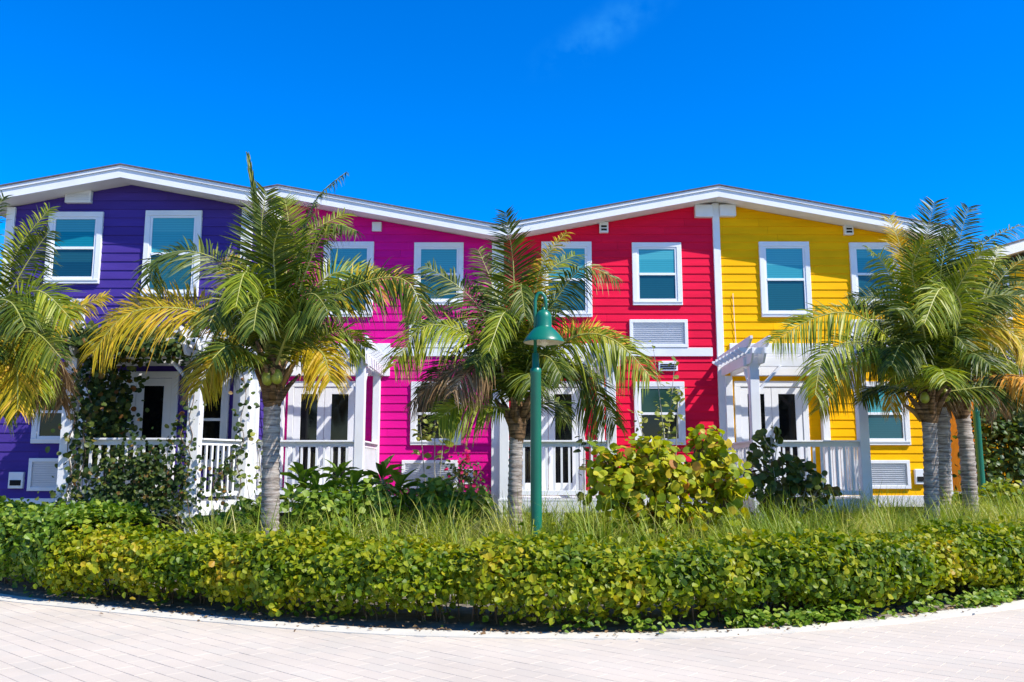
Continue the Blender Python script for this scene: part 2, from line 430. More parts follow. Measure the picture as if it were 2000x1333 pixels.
# ------------------------------------------------------------------ setting: ground, pavement, planting bed
EDGE = [(-13, 16.6), (-9.6, 13.4), (-6.38, 11.2), (-5.07, 10.49), (-3.27, 9.6), (-1.51, 8.9), (0.0, 8.63), (1.47, 8.63), (2.52, 8.9),
        (3.71, 9.34), (4.8, 9.93), (6.09, 10.69), (8.6, 12.6), (12, 15.6), (16, 19)]
def spline(pts, n=10):
    pts = [np.array(p, float) for p in pts]
    out = []
    for i in range(len(pts) - 1):
        p0 = pts[max(i - 1, 0)]; p1 = pts[i]; p2 = pts[i + 1]; p3 = pts[min(i + 2, len(pts) - 1)]
        for k in range(n):
            t = k / n
            out.append(0.5 * ((2 * p1) + (-p0 + p2) * t + (2 * p0 - 5 * p1 + 4 * p2 - p3) * t * t + (-p0 + 3 * p1 - 3 * p2 + p3) * t ** 3))
    out.append(pts[-1])
    return np.array(out)
edge = spline(EDGE, 8)
edge_t = np.gradient(edge, axis=0); edge_t /= np.linalg.norm(edge_t, axis=1)[:, None]
edge_n = np.stack([edge_t[:, 1], -edge_t[:, 0]], 1)          # towards the pavement
def edge_y(x): return float(np.interp(x, edge[:, 0], edge[:, 1]))

g = MB(); g.add([(-600, -400, -0.07), (600, -400, -0.07), (600, 1200, -0.07), (-600, 1200, -0.07)], [(0, 1, 2, 3)])
tag(g.build('ground', M['sand']), kind='structure')

b = MB()
vs = [(x, y, -0.004) for x, y in edge] + [(x, 40, -0.004) for x, y in edge]
n_ = len(edge)
b.add(vs, [(i, i + 1, n_ + i + 1, n_ + i) for i in range(n_ - 1)])
tag(b.build('planting_bed', M['soil']), kind='structure')

k = MB()                                                      # pale edging strip between pavers and bed
inner = edge - edge_n * 0.03; outer = edge + edge_n * 0.25
vs = []
for a_, c_ in zip(inner, outer):
    vs += [(a_[0], a_[1], -0.05), (a_[0], a_[1], 0.012), (c_[0], c_[1], 0.008), (c_[0], c_[1], -0.05)]
k.add(vs, [q for i in range(n_ - 1) for q in ((4 * i + 1, 4 * i + 2, 4 * i + 6, 4 * i + 5), (4 * i + 2, 4 * i + 3, 4 * i + 7, 4 * i + 6), (4 * i, 4 * i + 1, 4 * i + 5, 4 * i + 4))])
tag(k.build('kerb_edging', M['kerb']), kind='structure')

pav = MB(); pav.add([(-14, -6, -0.007), (14, -6, -0.007), (14, 16.5, -0.007), (-14, 16.5, -0.007)], [(0, 1, 2, 3)])
pav = tag(pav.build('pavement', M['joint']), kind='structure')

PW, PL = 0.165, 0.33                                          # paver pitch
def paver_template():
    w, l_, h, c = PW / 2 - 0.0022, PL / 2 - 0.0014, 0.05, 0.0022
    lo = [(-l_, -w, -h), (l_, -w, -h), (l_, w, -h), (-l_, w, -h)]
    md = [(-l_, -w, -c), (l_, -w, -c), (l_, w, -c), (-l_, w, -c)]
    hi = [(-l_ + c, -w + c, 0), (l_ - c, -w + c, 0), (l_ - c, w - c, 0), (-l_ + c, w - c, 0)]
    f = [(8, 9, 10, 11)]
    for i in range(4):
        j = (i + 1) % 4
        f += [(i, j, 4 + j, 4 + i), (4 + i, 4 + j, 8 + j, 8 + i)]
    return np.array(lo + md + hi), np.array(f)
tv, tf = paver_template()
ang = math.radians(138)
ca, sa = math.cos(ang), math.sin(ang)
cells = []
for i in range(-160, 160):
    for j in range(-80, 80):
        u = (j + (0.5 if i % 2 else 0)) * PL; w = i * PW
        x = u * ca - w * sa; y = u * sa + w * ca
        if not (-11 < x < 11 and 2.2 < y < 14): continue
        q = edge - np.array([x, y]); k_ = int(np.argmin((q ** 2).sum(1)))
        if (np.array([x, y]) - edge[k_]) @ edge_n[k_] < 0.16: continue
        cells.append((x, y, rng.uniform(-0.0012, 0.0006), ang + rng.uniform(-0.006, 0.006)))
def in_frame(x, y):
    d = y * math.cos(PITCH) - EYE * math.sin(PITCH); e = -y * math.sin(PITCH) - EYE * math.cos(PITCH)
    return abs(FPX * x / d) < 1000 and -FPX * e / d < 666
cells.sort(key=lambda c: (0 if in_frame(c[0], c[1]) else 1, c[0] ** 2 + c[1] ** 2))
me_p = np_mesh('paver', tv, tf, M['paver'])
for (x, y, z, a) in cells[:300]:
    o = link('paver', me_p, pav); o.location = (x, y, z); o.rotation_euler = (rng.uniform(-.003, .003), rng.uniform(-.003, .003), a)
rest = cells[300:]
V = []; Fq = []
for q, (x, y, z, a) in enumerate(rest):
    c_, s_ = math.cos(a), math.sin(a)
    R = np.array([[c_, -s_, 0], [s_, c_, 0], [0, 0, 1]])
    V.append(tv @ R.T + (x, y, z)); Fq.append(tf + 12 * q)
o = link('paver_field', np_mesh('paver_field', np.concatenate(V), np.concatenate(Fq), M['paver']), pav); o['kind'] = 'stuff'

# ------------------------------------------------------------------ houses
def board(parent, x0b, x1b, x0t, x1t, z0, z1, Y, mat):
    """one lapped siding board; bottom edge stands proud of the board below"""
    yb, yt = Y - 0.030, Y - 0.012
    v = [(x0b, yb, z0), (x1b, yb, z0), (x1t, yt, z1), (x0t, yt, z1), (x0b, Y + .002, z0), (x1b, Y + .002, z0), (x1t, Y + .002, z1), (x0t, Y + .002, z1)]
    m = MB().add(v, [(0, 1, 2, 3), (0, 4, 5, 1), (1, 5, 6, 2), (2, 6, 7, 3), (3, 7, 4, 0)])
    return m.build('siding_board', mat, parent)

def siding(parent, x0, x1, zb, top, Y, mat, holes=(), pitch=0.19):
    """boards from zb upwards under the rake line top(x) (z); x limits found at each edge"""
    z = zb
    def lim(zz):
        xs = np.linspace(x0, x1, 1200)
        ok = np.array([top(x) >= zz for x in xs])
        if not ok.any(): return None
        return xs[ok][0], xs[ok][-1]
    while True:
        a = lim(z); c = lim(z + pitch)
        if a is None or a[1] - a[0] < 0.05: break
        if c is None: m_ = (a[0] + a[1]) / 2; c = (m_ - .02, m_ + .02)
        segs = [(a[0], a[1], c[0], c[1])]
        for (h0, h1, hz0, hz1) in holes:
            if hz0 - 0.02 <= z and z + pitch <= hz1 + 0.02:
                ns = []
                for s in segs:
                    if s[0] < h0 < s[1] or s[0] < h1 < s[1]:
                        if h0 - s[0] > .03: ns.append((s[0], h0, s[2], h0))
                        if s[1] - h1 > .03: ns.append((h1, s[1], h1, s[3]))
                    else: ns.append(s)
                segs = ns
        for s in segs:
            if s[1] - s[0] > 2.5:
                j = s[0] + (s[1] - s[0]) * random.uniform(.2, .8)
                board(parent, s[0], j - .002, s[2], j - .002, z, z + pitch + 0.012, Y, mat)
                board(parent, j + .002, s[1], j + .002, s[3], z, z + pitch + 0.012, Y, mat)
            else:
                board(parent, s[0], s[1], s[2], s[3], z, z + pitch + 0.012, Y, mat)
        z += pitch

def window(parent, x0, x1, z0, z1, Y, dark=0, name='window'):
    t = 0.115
    f = MB()
    f.box(x0, x1, Y - .078, Y, z1 - t, z1); f.box(x0, x1, Y - .080, Y, z0, z0 + t * .8)
    f.box(x0, x0 + t, Y - .078, Y, z0 + t * .8, z1 - t); f.box(x1 - t, x1, Y - .078, Y, z0 + t * .8, z1 - t)
    w = f.build(name, M['white'], parent, bevel=0.006)
    a0, a1, c0, c1 = x0 + t, x1 - t, z0 + t * .8, z1 - t
    zm = c0 + (c1 - c0) * 0.50
    s = MB(); e = 0.045
    s.box(a0, a0 + e, Y - .062, Y, c0, c1); s.box(a1 - e, a1, Y - .062, Y, c0, c1)
    s.box(a0 + e, a1 - e, Y - .062, Y, c1 - e, c1); s.box(a0 + e, a1 - e, Y - .066, Y, c0, c0 + e * 1.3)
    s.build('sash', M['vinyl'], w, bevel=0.004)
    r = MB(); r.box(a0 + e, a1 - e, Y - .070, Y - .002, zm - .028, zm + .028); r.build('meeting_rail', M['vinyl'], w, bevel=0.004)
    p = MB(); p.box(a0 + e, a1 - e, Y - .044, Y - .040, zm + .028, c1 - e); p.build('pane', M[('glass_up', 'glass_dim', 'glass_door')[dark]], w)  # dark: shade and dark reflections of ground-floor windows put into pane colour
    p = MB(); p.box(a0 + e, a1 - e, Y - .040, Y - .036, c0 + e * 1.3, zm - .028); p.build('pane', M['glass_door'] if dark else M['glass_low'], w)
    sl = MB(); sl.box(x0 + .01, x1 - .01, Y - .095, Y - .079, z0 + t * .8 - .03, z0 + t * .8); sl.build('sill', M['vinyl'], w)
    return w

def grille(parent, x0, x1, z0, z1, Y, n=11):
    t = 0.075
    f = MB()
    f.box(x0, x1, Y - .075, Y, z1 - t, z1); f.box(x0, x1, Y - .075, Y, z0, z0 + t)
    f.box(x0, x0 + t, Y - .075, Y, z0 + t, z1 - t); f.box(x1 - t, x1, Y - .075, Y, z0 + t, z1 - t)
    w = f.build('air_conditioner_grille', M['white'], parent, bevel=0.005)
    s = MB()
    h = (z1 - z0 - 2 * t) / n
    s.box(x0 + t, x1 - t, Y - .030, Y - .02, z0 + t, z1 - t)
    for i in range(n):
        z = z0 + t + h * (i + .5)
        s.bar((x0 + t, Y - .045, z), (x1 - t, Y - .045, z), 0.008, h * .85, up=(0, -0.45, 1))
    s.build('louvres', M['grille'], w)
    return w

def vent(parent, x0, x1, z0, z1, Y, name='wall_vent', slats=3, out=.09):
    v = MB(); v.box(x0, x1, Y - out, Y, z0, z1)
    o = v.build(name, M['white'], parent, bevel=0.008)
    if slats:
        s = MB(); h = (z1 - z0) * .6 / slats
        for i in range(slats):
            zz = z0 + (z1 - z0) * .18 + h * i
            s.box(x0 + .04, x1 - .04, Y - out - .012, Y - out + .001, zz, zz + h * .55)
        s.build('vent_slats', M['grille'] if slats > 3 else M['dark'], o)
    return o

def french_door(parent, x0, x1, z0, z1, Y):
    t = 0.13
    f = MB()
    f.box(x0, x1, Y - .085, Y, z1 - t, z1)
    f.box(x0, x0 + t, Y - .085, Y, z0, z1 - t); f.box(x1 - t, x1, Y - .085, Y, z0, z1 - t)
    d = f.build('french_door', M['white'], parent, bevel=0.006)
    m = (x0 + x1) / 2
    for (a, c) in ((x0 + t + .006, m - .005), (m + .005, x1 - t - .006)):
        st = 0.155; l = MB()
        l.box(a, a + st, Y - .068, Y, z0 + .01, z1 - t - .012); l.box(c - st, c, Y - .068, Y, z0 + .01, z1 - t - .012)
        l.box(a + st, c - st, Y - .068, Y, z1 - t - .012 - st, z1 - t - .012); l.box(a + st, c - st, Y - .068, Y, z0 + .01, z0 + .28)
        l.build('door_leaf', M['vinyl'], d, bevel=0.004)
        p = MB(); p.box(a + st, c - st, Y - .048, Y - .043, z0 + .28, z1 - t - .012 - st); p.build('pane', M['glass_door'], d)
    h = MB(); h.box(m + .03, m + .055, Y - .12, Y - .069, 1.72, 1.86); h.build('handle', M['grille'], d)
    return d

def railing(parent, a, c, z0=1.04, z1=2.14, sp=0.155, y_off=0):
    a = Vector(a); c = Vector(c)
    L = (c - a).length; d = (c - a) / L
    r = MB()
    r.bar((a.x, a.y, z1 - .02), (c.x, c.y, z1 - .02), 0.15, 0.035)
    r.bar((a.x, a.y, z1 - .085), (c.x, c.y, z1 - .085), 0.05, 0.094)
    o = r.build('railing', M['white'], parent, bevel=0.004)
    b_ = MB(); b_.bar((a.x, a.y, z0 + .045), (c.x, c.y, z0 + .045), 0.055, 0.09); b_.build('bottom_rail', M['white'], o, bevel=0.004)
    n = max(2, int(round(L / sp)))
    for i in range(1, n):
        p = a + d * (L * i / n)
        q = MB(); q.bar((p.x, p.y, z0 + .09), (p.x, p.y, z1 - .132), 0.042, 0.042, up=(d.x, d.y, 0)); q.build('baluster', M['white'], o)
    return o

def post(parent, x, y, z0, z1, w=0.19, plinth=False):
    p = MB(); p.box(x - w / 2, x + w / 2, y - w / 2, y + w / 2, z0, z1)
    o = p.build('porch_post', M['white'], parent, bevel=0.008)
    if plinth:
        q = MB(); q.box(x - w / 2 - .05, x + w / 2 + .05, y - w / 2 - .05, y + w / 2 + .05, 0.0, z0); q.build('plinth', M['white'], o, bevel=0.008)
    return o

def pergola(parent, x0, x1, yf, yw, zt=3.84, ns=8, tips=True):
    """slats running along the wall carried by beams that run out over the posts; ends cut to a taper"""
    g_ = MB(); g_.box(x0 - .2, x1 + .2, yf - .03, yf + .03, zt - .19, zt - .0)
    o = g_.build('pergola', M['white'], parent, bevel=0.003)
    for x in (x0, x1):                                     # beams from wall to post, one each side of the post
        for s in (-.125, .125):
            g_ = MB().prism_x([(yf - .50, zt + .02), (yf - .34, zt - .16), (yw, zt - .16), (yw, zt + .03), (yf - .50, zt + .14)], x + s - .022, x + s + .022)
            g_.build('beam', M['white'], o, bevel=0.003)
    L = yw - yf
    for i in range(ns):
        y = yf - .30 + (L + .15) * i / (ns - 1)
        m = MB()
        z0_, z1_ = zt + .033, zt + .16
        m.prism_y([(x0 - .38, z1_ - .045), (x0 - .24, z0_), (x1 + .24, z0_), (x1 + .38, z1_ - .045), (x1 + .38, z1_), (x0 - .38, z1_)], y - .02, y + .02)
        m.build('slat', M['white'], o)
    if tips:
        for x in (x0, x1):                                 # upright fins along the outer slats
            for s in (-.18, .18):
                m = MB(); m.prism_x([(yf - .62, zt + .30), (yf - .40, zt + .165), (yw, zt + .165), (yw, zt + .28), (yf - .62, zt + .36)], x + s - .025, x + s + .025)
                m.build('rafter', M['white'], o)
    for x, sgn in ((x0, 1), (x1, -1)):                     # knee braces at the front posts
        m = MB()
        m.bar((x + sgn * .06, yf, zt - .72), (x + sgn * .55, yf, zt - .19), 0.05, 0.13, up=(0, 1, 0)) 
        m.build('knee_brace', M['white'], o)
        m = MB(); m.bar((x, yf + .06, zt - .72), (x, yf + .55, zt - .19), 0.05, 0.11, up=(1, 0, 0)); m.build('knee_brace', M['white'], o)
    return o

def deck(parent, x0, x1, yf, yw):
    d = MB(); d.box(x0 - .12, x1 + .12, yf - .12, yw, .93, .965)
    o = d.build('porch_deck', M['white'], parent)
    f = MB(); f.box(x0 - .11, x1 + .11, yf - .115, yf - .075, .70, .93); f.box(x0 - .11, x0 - .07, yf - .075, yw, .70, .93); f.box(x1 + .07, x1 + .11, yf - .075, yw, .70, .93)
    f.build('deck_fascia', M['white'], o, bevel=0.003)
    n = max(3, int((x1 - x0) / .75))
    s = MB(); s.box(x0 - .08, x1 + .08, yf - .02, yf, .02, .69); s.build('deck_gap_shade', M['dark'], o)  # dark sheet added for the shade in the gap below the deck
    p = MB(); x = (x0 + x1) / 2; p.box(x - .11, x + .11, yf - .11, yf + .1, 0, .70); p.build('piling', M['white'], o)
    return o

def gable_roof(parent, xa, za, xl, xr, slope, yf, yb, only=None, thick=.25, name='roof'):
    """white rake boards, soffit and dark shingles; xa, za = ridge at the top of the rake board"""
    top = lambda x: za - slope * abs(x - xa)
    segs = []
    if xl < xa: segs.append((xl, min(xa, xr)))
    if xr > xa: segs.append((max(xa, xl), xr))
    sh = MB(); fa = MB(); so = MB(); dr = MB()
    for (a, c) in segs:
        ta, tc_ = top(a), top(c)
        sh.prism_y([(a, ta + .008), (c, tc_ + .008), (c, tc_ + .036), (a, ta + .036)], yf - .05, yb)
        dr.prism_y([(a, ta - .062), (c, tc_ - .062), (c, tc_ + .005), (a, ta + .005)], yf - .028, yf + .05)
        fa.prism_y([(a, ta - thick), (c, tc_ - thick), (c, tc_ - .066), (a, ta - .066)], yf, yf + .035)
        so.prism_y([(a, ta - thick + .012), (c, tc_ - thick + .012), (c, tc_ + .002), (a, ta + .002)], yf + .052, yb)
    r = sh.build(name, M['shingle'], parent)
    fa.build('rake_board', M['white'], r); dr.build('drip_edge', M['white'], r); so.build('soffit', M['soffit'], r)
    return r

def wall_core(parent, x0, x1, Y, yb, zb, top, xs, mat):
    poly = [(x0, zb), (x1, zb)] + [(x, top(x)) for x in reversed(xs)]
    return MB().prism_y(poly, Y, yb).build('wall', mat, parent)

def skirt(parent, x0, x1, Y, z0=.72, z1=.97):
    s = MB(); s.box(x0, x1, Y - .045, Y, z0, z1); s.build('skirt_board', M['white'], parent, bevel=.004)
    s = MB(); s.box(x0 + .05, x1 - .05, Y + .25, Y + .3, 0, z0); s.build('crawl_space_shade', M['dark'], parent)  # dark sheet standing in for the shade under the floor
    for i in range(4):
        x = x0 + .2 + (x1 - x0 - .4) * i / 3
        s = MB(); s.box(x - .14, x + .14, Y + .0, Y + .24, 0, z0); s.build('piling', M['white'], parent)

def corner(parent, x0, x1, y0, y1, z0, z1):
    c = MB(); c.box(x0, x1, y0, y1, z0, z1); return c.build('corner_board', M['white'], parent, bevel=.004)

YM, YP = 20.0, 18.0               # main wall plane and the purple house's plane
SL = 0.187
RIDGE_A, RIDGE_B, VAL = -5.43, 4.80, -0.32
ZR = 8.06
OH = 0.53
topA = lambda x: ZR - .25 - SL * abs(x - RIDGE_A)
topB = lambda x: ZR - .25 - SL * abs(x - RIDGE_B)
XEND = 9.93

def unit(name, label, mat, x0, x1, off, ridge, top, corner_l=None, corner_r=None, lowd=0):
    """one town house of the main row; off = shift of its openings from the red house"""
    h = empty(name, ((x0 + x1) / 2, YM, 0), label=label, cat='house', group='bright clapboard town houses in a row')
    wall_core(h, x0, x1, YM, YM + 8.5, .97, top, [x0, x1], mat)
    siding(h, x0 + .002, x1 - .002, .97, top, YM, mat)
    skirt(h, x0, x1, YM)
    window(h, .69 + off, 1.87 + off, 5.06, 6.86, YM)
    window(h, 2.82 + off, 3.98 + off, 5.34, 6.84, YM)
    grille(h, 2.73 + off, 4.08 + off, 4.345, 5.0, YM)
    m = MB(); m.box(2.30 + off, min(5.02 + off, x1 - .16), YM - .06, YM, 4.14, 4.34); m.build('band_board', M['white'], h, bevel=.004)
    m = MB(); m.box(-.08 + off, 2.30 + off, YM - .07, YM, 3.68, 4.44); m.build('ledger_board', M['white'], h, bevel=.004)
    window(h, 2.80 + off, 3.96 + off, 2.10, 3.55, YM, lowd)
    french_door(h, -.01 + off, 1.66 + off, .97, 3.56, YM)
    grille(h, 2.62 + off, 3.90 + off, 1.12, 1.76, YM)
    vent(h, 4.00 + off, 4.24 + off, 1.22, 1.56, YM, 'wall_box', 1)
    # porch
    px0, px1, yf = -.16 + off, 2.02 + off, 17.8
    deck(h, px0, px1, yf, YM)
    for x in (px0, px1):
        post(h, x, yf, .0, 3.72); post(h, x, YM - .10, .97, 3.67, .16)
    railing(h, (px0 + .095, yf, 0), (px1 - .095, yf, 0))
    railing(h, (px1, yf + .095, 0), (px1, YM - .18, 0)); railing(h, (px0, yf + .095, 0), (px0, YM - .18, 0))
    pergola(h, px0, px1, yf, YM - .075)
    return h

pink = unit('pink_house', 'magenta pink clapboard house between the purple and the red house', M['pink'], -5.43, VAL - .0, -5.12, RIDGE_A, topA, lowd=2)
red = unit('red_house', 'crimson red clapboard house between the pink and the yellow house', M['red'], VAL + .002, RIDGE_B, 0, RIDGE_B, topB, lowd=1)
yel = unit('yellow_house', 'yellow clapboard house at the right end of the row', M['yellow'], RIDGE_B + .002, XEND, 5.12, RIDGE_B, topB)
gable_roof(pink, RIDGE_A, ZR, RIDGE_A, VAL, SL, YM - OH, YM + 9)
gable_roof(red, RIDGE_B, ZR, VAL + .002, RIDGE_B, SL, YM - OH, YM + 9)
gable_roof(yel, RIDGE_B, ZR, RIDGE_B + .002, XEND + .28, SL, YM - OH, YM + 9)
corner(red, VAL - .02, VAL + .13, YM - .075, YM, .97, topB(VAL) - .01)
corner(pink, VAL - .15, VAL - .022, YM - .072, YM, .97, topA(VAL) - .01)
corner(yel, 4.74, 4.90, YM - .085, YM, .97, topB(4.82) - .01)
corner(yel, XEND - .10, XEND + .03, YM - .07, YM + .12, .97, topB(XEND) - .01)
vent(red, 2.06, 2.27, 7.07, 7.33, YM, 'wall_vent', 2, .12)
vent(yel, 7.83, 8.04, 7.02, 7.26, YM, 'wall_vent', 2, .12)
vent(pink, -3.30, -3.08, 7.11, 7.33, YM, 'wall_vent', 0, .10)
vent(red, 4.32, 4.738, 7.44, 7.74, YM, 'gable_vent_box', 0, .16)
vent(yel, 4.902, 5.28, 7.46, 7.74, YM, 'gable_vent_box', 0, .16)
vent(red, 3.38, 3.82, 3.80, 4.03, YM, 'wall_vent', 3, .07)
c = MB(); c.tube([(5.16, YM - .05, 5.62), (5.17, YM - .05, 5.0), (5.19, YM - .05, 4.36)], .006, 6); c.build('cable', M['white'], yel)

# purple house: stands forward of the row, openings mirrored
PX0, PX1 = -10.73, -5.60
PRX, PZR = -8.165, 7.83
topP = lambda x: PZR - .25 - .19 * abs(x - PRX)
pur = empty('purple_house', ((PX0 + PX1) / 2, YP, 0), label='dark purple clapboard house at the left end, standing forward of the row', cat='house', group='bright clapboard town houses in a row')
wall_core(pur, PX0, PX1, YP, YP + 10.5, .97, topP, [PX0, PRX, PX1], M['purple'])
siding(pur, PX0 + .002, PX1 - .002, .97, topP, YP, M['purple'])
z = .97
while z < topP(PX1) - .05:                                    # boards on the side wall that looks along the row
    m = MB(); z1 = min(z + .20, topP(PX1) - .01)
    m.prism_y([(PX1, z), (PX1 + .030, z), (PX1 + .012, z1), (PX1, z1)], YP + .12, YM - .01); m.build('siding_board', M['purple'], pur); z += .19
skirt(pur, PX0, PX1, YP)
corner(pur, PX0 - .03, PX0 + .15, YP - .07, YP + .12, .97, topP(PX0) - .01)
corner(pur, PX1 - .15, PX1 + .045, YP - .075, YP + .115, .97, topP(PX1) - .01)
gable_roof(pur, PRX, PZR, PX0 - .42, PX1 + .30, .19, YP - .55, YM + 9)
gable_roof(pur, RIDGE_A, ZR, -8.6, RIDGE_A - .002, SL, YM - OH, YM + 9, name='rear_roof')      # left slope of the main roof, behind
MB().prism_y([(-8.3, 6.9), (RIDGE_A - .004, 6.9), (RIDGE_A - .004, topA(RIDGE_A - .004)), (-8.3, topA(-8.3))], YM + .003, YM + .2).build('rear_wall', M['purple'], pur)
window(pur, -9.86, -8.70, 5.42, 6.98, YP)
window(pur, -7.80, -6.60, 5.14, 7.01, YP)
grille(pur, -10.30, -8.95, 4.44, 5.09, YP)
vent(pur, -9.52, -8.97, 7.17, 7.44, YP, 'gable_vent_box', 4, .12)
window(pur, -9.86, -8.75, 2.08, 3.40, YP, 2)
grille(pur, -9.86, -8.75, 1.12, 1.78, YP)
vent(pur, -10.24, -9.94, 1.17, 1.50, YP, 'wall_box', 1)
m = MB(); m.box(-8.55, PX1 - .16, YP - .07, YP, 3.68, 4.44); m.build('ledger_board', M['white'], pur, bevel=.004)
m = MB(); m.box(PX0 + .16, -8.55, YP - .06, YP, 4.14, 4.34); m.build('band_board', M['white'], pur, bevel=.004)
french_door(pur, -8.62, -6.90, .97, 3.56, YP)
window(pur, -6.62, -5.84, 1.6, 3.56, YP, 2)
P1, P2, P3 = (-8.36, 16.5), (-5.99, 16.5), (-5.40, 17.62)
d = MB(); d.add([(P1[0] - .1, P1[1] - .1, .965), (P2[0] + .1, P2[1] - .1, .965), (P3[0] + .1, P3[1], .965), (P3[0] + .1, YP, .965), (P1[0] - .1, YP, .965)], [(0, 1, 2, 3, 4)])
dk = d.build('porch_deck', M['white'], pur)
f = MB(); f.box(P1[0] - .1, P2[0] + .1, P1[1] - .11, P1[1] - .07, .70, .96); f.bar((P2[0] + .1, P2[1] - .07, .83), (P3[0] + .1, P3[1], .83), .04, .26); f.build('deck_fascia', M['white'], dk)
f = MB(); f.box(P1[0], P2[0], P1[1], P1[1] + .03, 0, .7); f.build('deck_gap_shade', M['dark'], dk)  # shade beneath the purple deck, drawn as a dark sheet
post(pur, *P1, .78, 3.72, .22, True); post(pur, *P2, .0, 3.72, .23); post(pur, *P3, .0, 3.72, .21)
railing(pur, (P1[0] + .11, P1[1], 0), (P2[0] - .11, P2[1], 0), sp=.16)
railing(pur, (P2[0] + .09, P2[1] + .1, 0), (P3[0] - .05, P3[1] - .1, 0), sp=.15)
railing(pur, (P1[0], P1[1] + .1, 0), (P1[0], YP - .1, 0))
pergola(pur, P1[0], P2[0], P1[1], YP - .075, ns=7)

# neighbour beyond the right end of the row
nb = empty('neighbour_house', (15.5, 24, 0), label='yellow house with a grey white rake roof, seen behind the palms at the right edge', cat='house')
a0 = at(1925, 492, 24); a1 = at(2010, 467, 24)
sl = (a1.z - a0.z) / (a1.x - a0.x)
nx0, nx1 = 13.35, 19.5
nz_ = lambda x: a0.z + sl * (x - a0.x)
MB().prism_y([(nx0, .9), (nx1, .9), (nx1, nz_(nx1) - .5), (nx0, nz_(nx0) - .5)], 24.5, 32).build('wall', M['yellow'], nb)
r = MB().prism_y([(nx0 - .35, nz_(nx0 - .35) + .0), (nx1, nz_(nx1)), (nx1, nz_(nx1) + .05), (nx0 - .35, nz_(nx0 - .35) + .05)], 23.9, 32.2).build('roof', M['shingle'], nb)
MB().prism_y([(nx0 - .35, nz_(nx0 - .35) - .28), (nx1, nz_(nx1) - .28), (nx1, nz_(nx1) - .002), (nx0 - .35, nz_(nx0 - .35) - .002)], 23.92, 23.96).build('rake_board', M['soffit'], r)
MB().prism_y([(nx0 - .35, nz_(nx0 - .35) - .27), (nx1, nz_(nx1) - .27), (nx1, nz_(nx1) - .22), (nx0 - .35, nz_(nx0 - .35) - .22)], 23.97, 32).build('soffit', M['soffit'], r)
MB().box(nx0 + .72, nx0 + .90, 24.42, 24.5, .9, nz_(nx0) - .35).build('corner_board', M['white'], nb)
for i in range(24):
    z0 = 5.0 + i * .19
    if z0 > nz_(nx0) - .75: break
    board(nb, nx0, nx1, nx0, nx1, z0, z0 + .2, 24.5, M['yellow'])
for i in range(14):
    x = 13.7 + i * .16
    MB().box(x, x + .10, 24.2, 24.26, 3.6, 5.0).build('screen_slat', M['mauve'], nb)

# ------------------------------------------------------------------ street lamps
def street_lamp(x, y, label, s=1.0):
    r = empty('street_lamp', (x, y, 0), label=label, cat='street lamp', group='green swan-neck street lamps')
    c0 = (x, y, 0)
    MB().lathe([(0.0, 0), (.13, 0), (.13, .12), (.085, .2), (.078, .3), (.074, 2.86), (.078, 2.87), (.078, 2.93), (.05, 2.95), (.046, 3.15), (.0, 3.15)], c0, 24).build('pole', M['green_metal'], r, smooth=True)
    sh = (x + .115, y, 3.30)
    arc = [(x - .005, y, 3.1), (x - .005, y, 3.78)]
    R = .075
    arc += [(x - .005 + R - R * math.cos(t), y, 3.86 + R * 1.9 * math.sin(t)) for t in np.linspace(.0, math.pi, 14)]
    arc += [(sh[0] + .03, y, 3.72)]
    arc[0] = (x - .005, y, 3.1)
    MB().tube(arc, .024, 12).build('gooseneck', M['green_metal'], r, smooth=True)
    prof_o = [(.03, .50), (.03, .46), (.055, .455), (.085, .43), (.108, .385), (.112, .34), (.112, .225), (.118, .21), (.145, .195), (.205, .13), (.262, .055), (.288, .012), (.288, 0.0)]
    sd = MB().lathe(prof_o, sh, 36).build('lamp_shade', M['green_metal'], r, smooth=True)
    prof_i = [(.284, .0), (.283, .012), (.255, .052), (.2, .12), (.14, .185), (.0, .19)]
    MB().lathe(prof_i, sh, 36).build('shade_lining', M['lamp_inside'], sd, smooth=True)
    MB().lathe([(0, -.055), (.03, -.05), (.058, -.02), (.066, .02), (.06, .12), (0, .13)], sh, 20).build('globe', M['lamp_inside'], sd, smooth=True)
    for ch in list(r.children):
        for p in ch.data.polygons: p.use_smooth = True
    return r
lp = at(1047, 900, 12)
street_lamp(lp.x, 12.0, 'green swan-neck street lamp standing in front of the red house')
lp2 = at(1911, 860, 20.6)
street_lamp(lp2.x, 20.6, 'green swan-neck street lamp half hidden behind the leaning palm trunk at right')

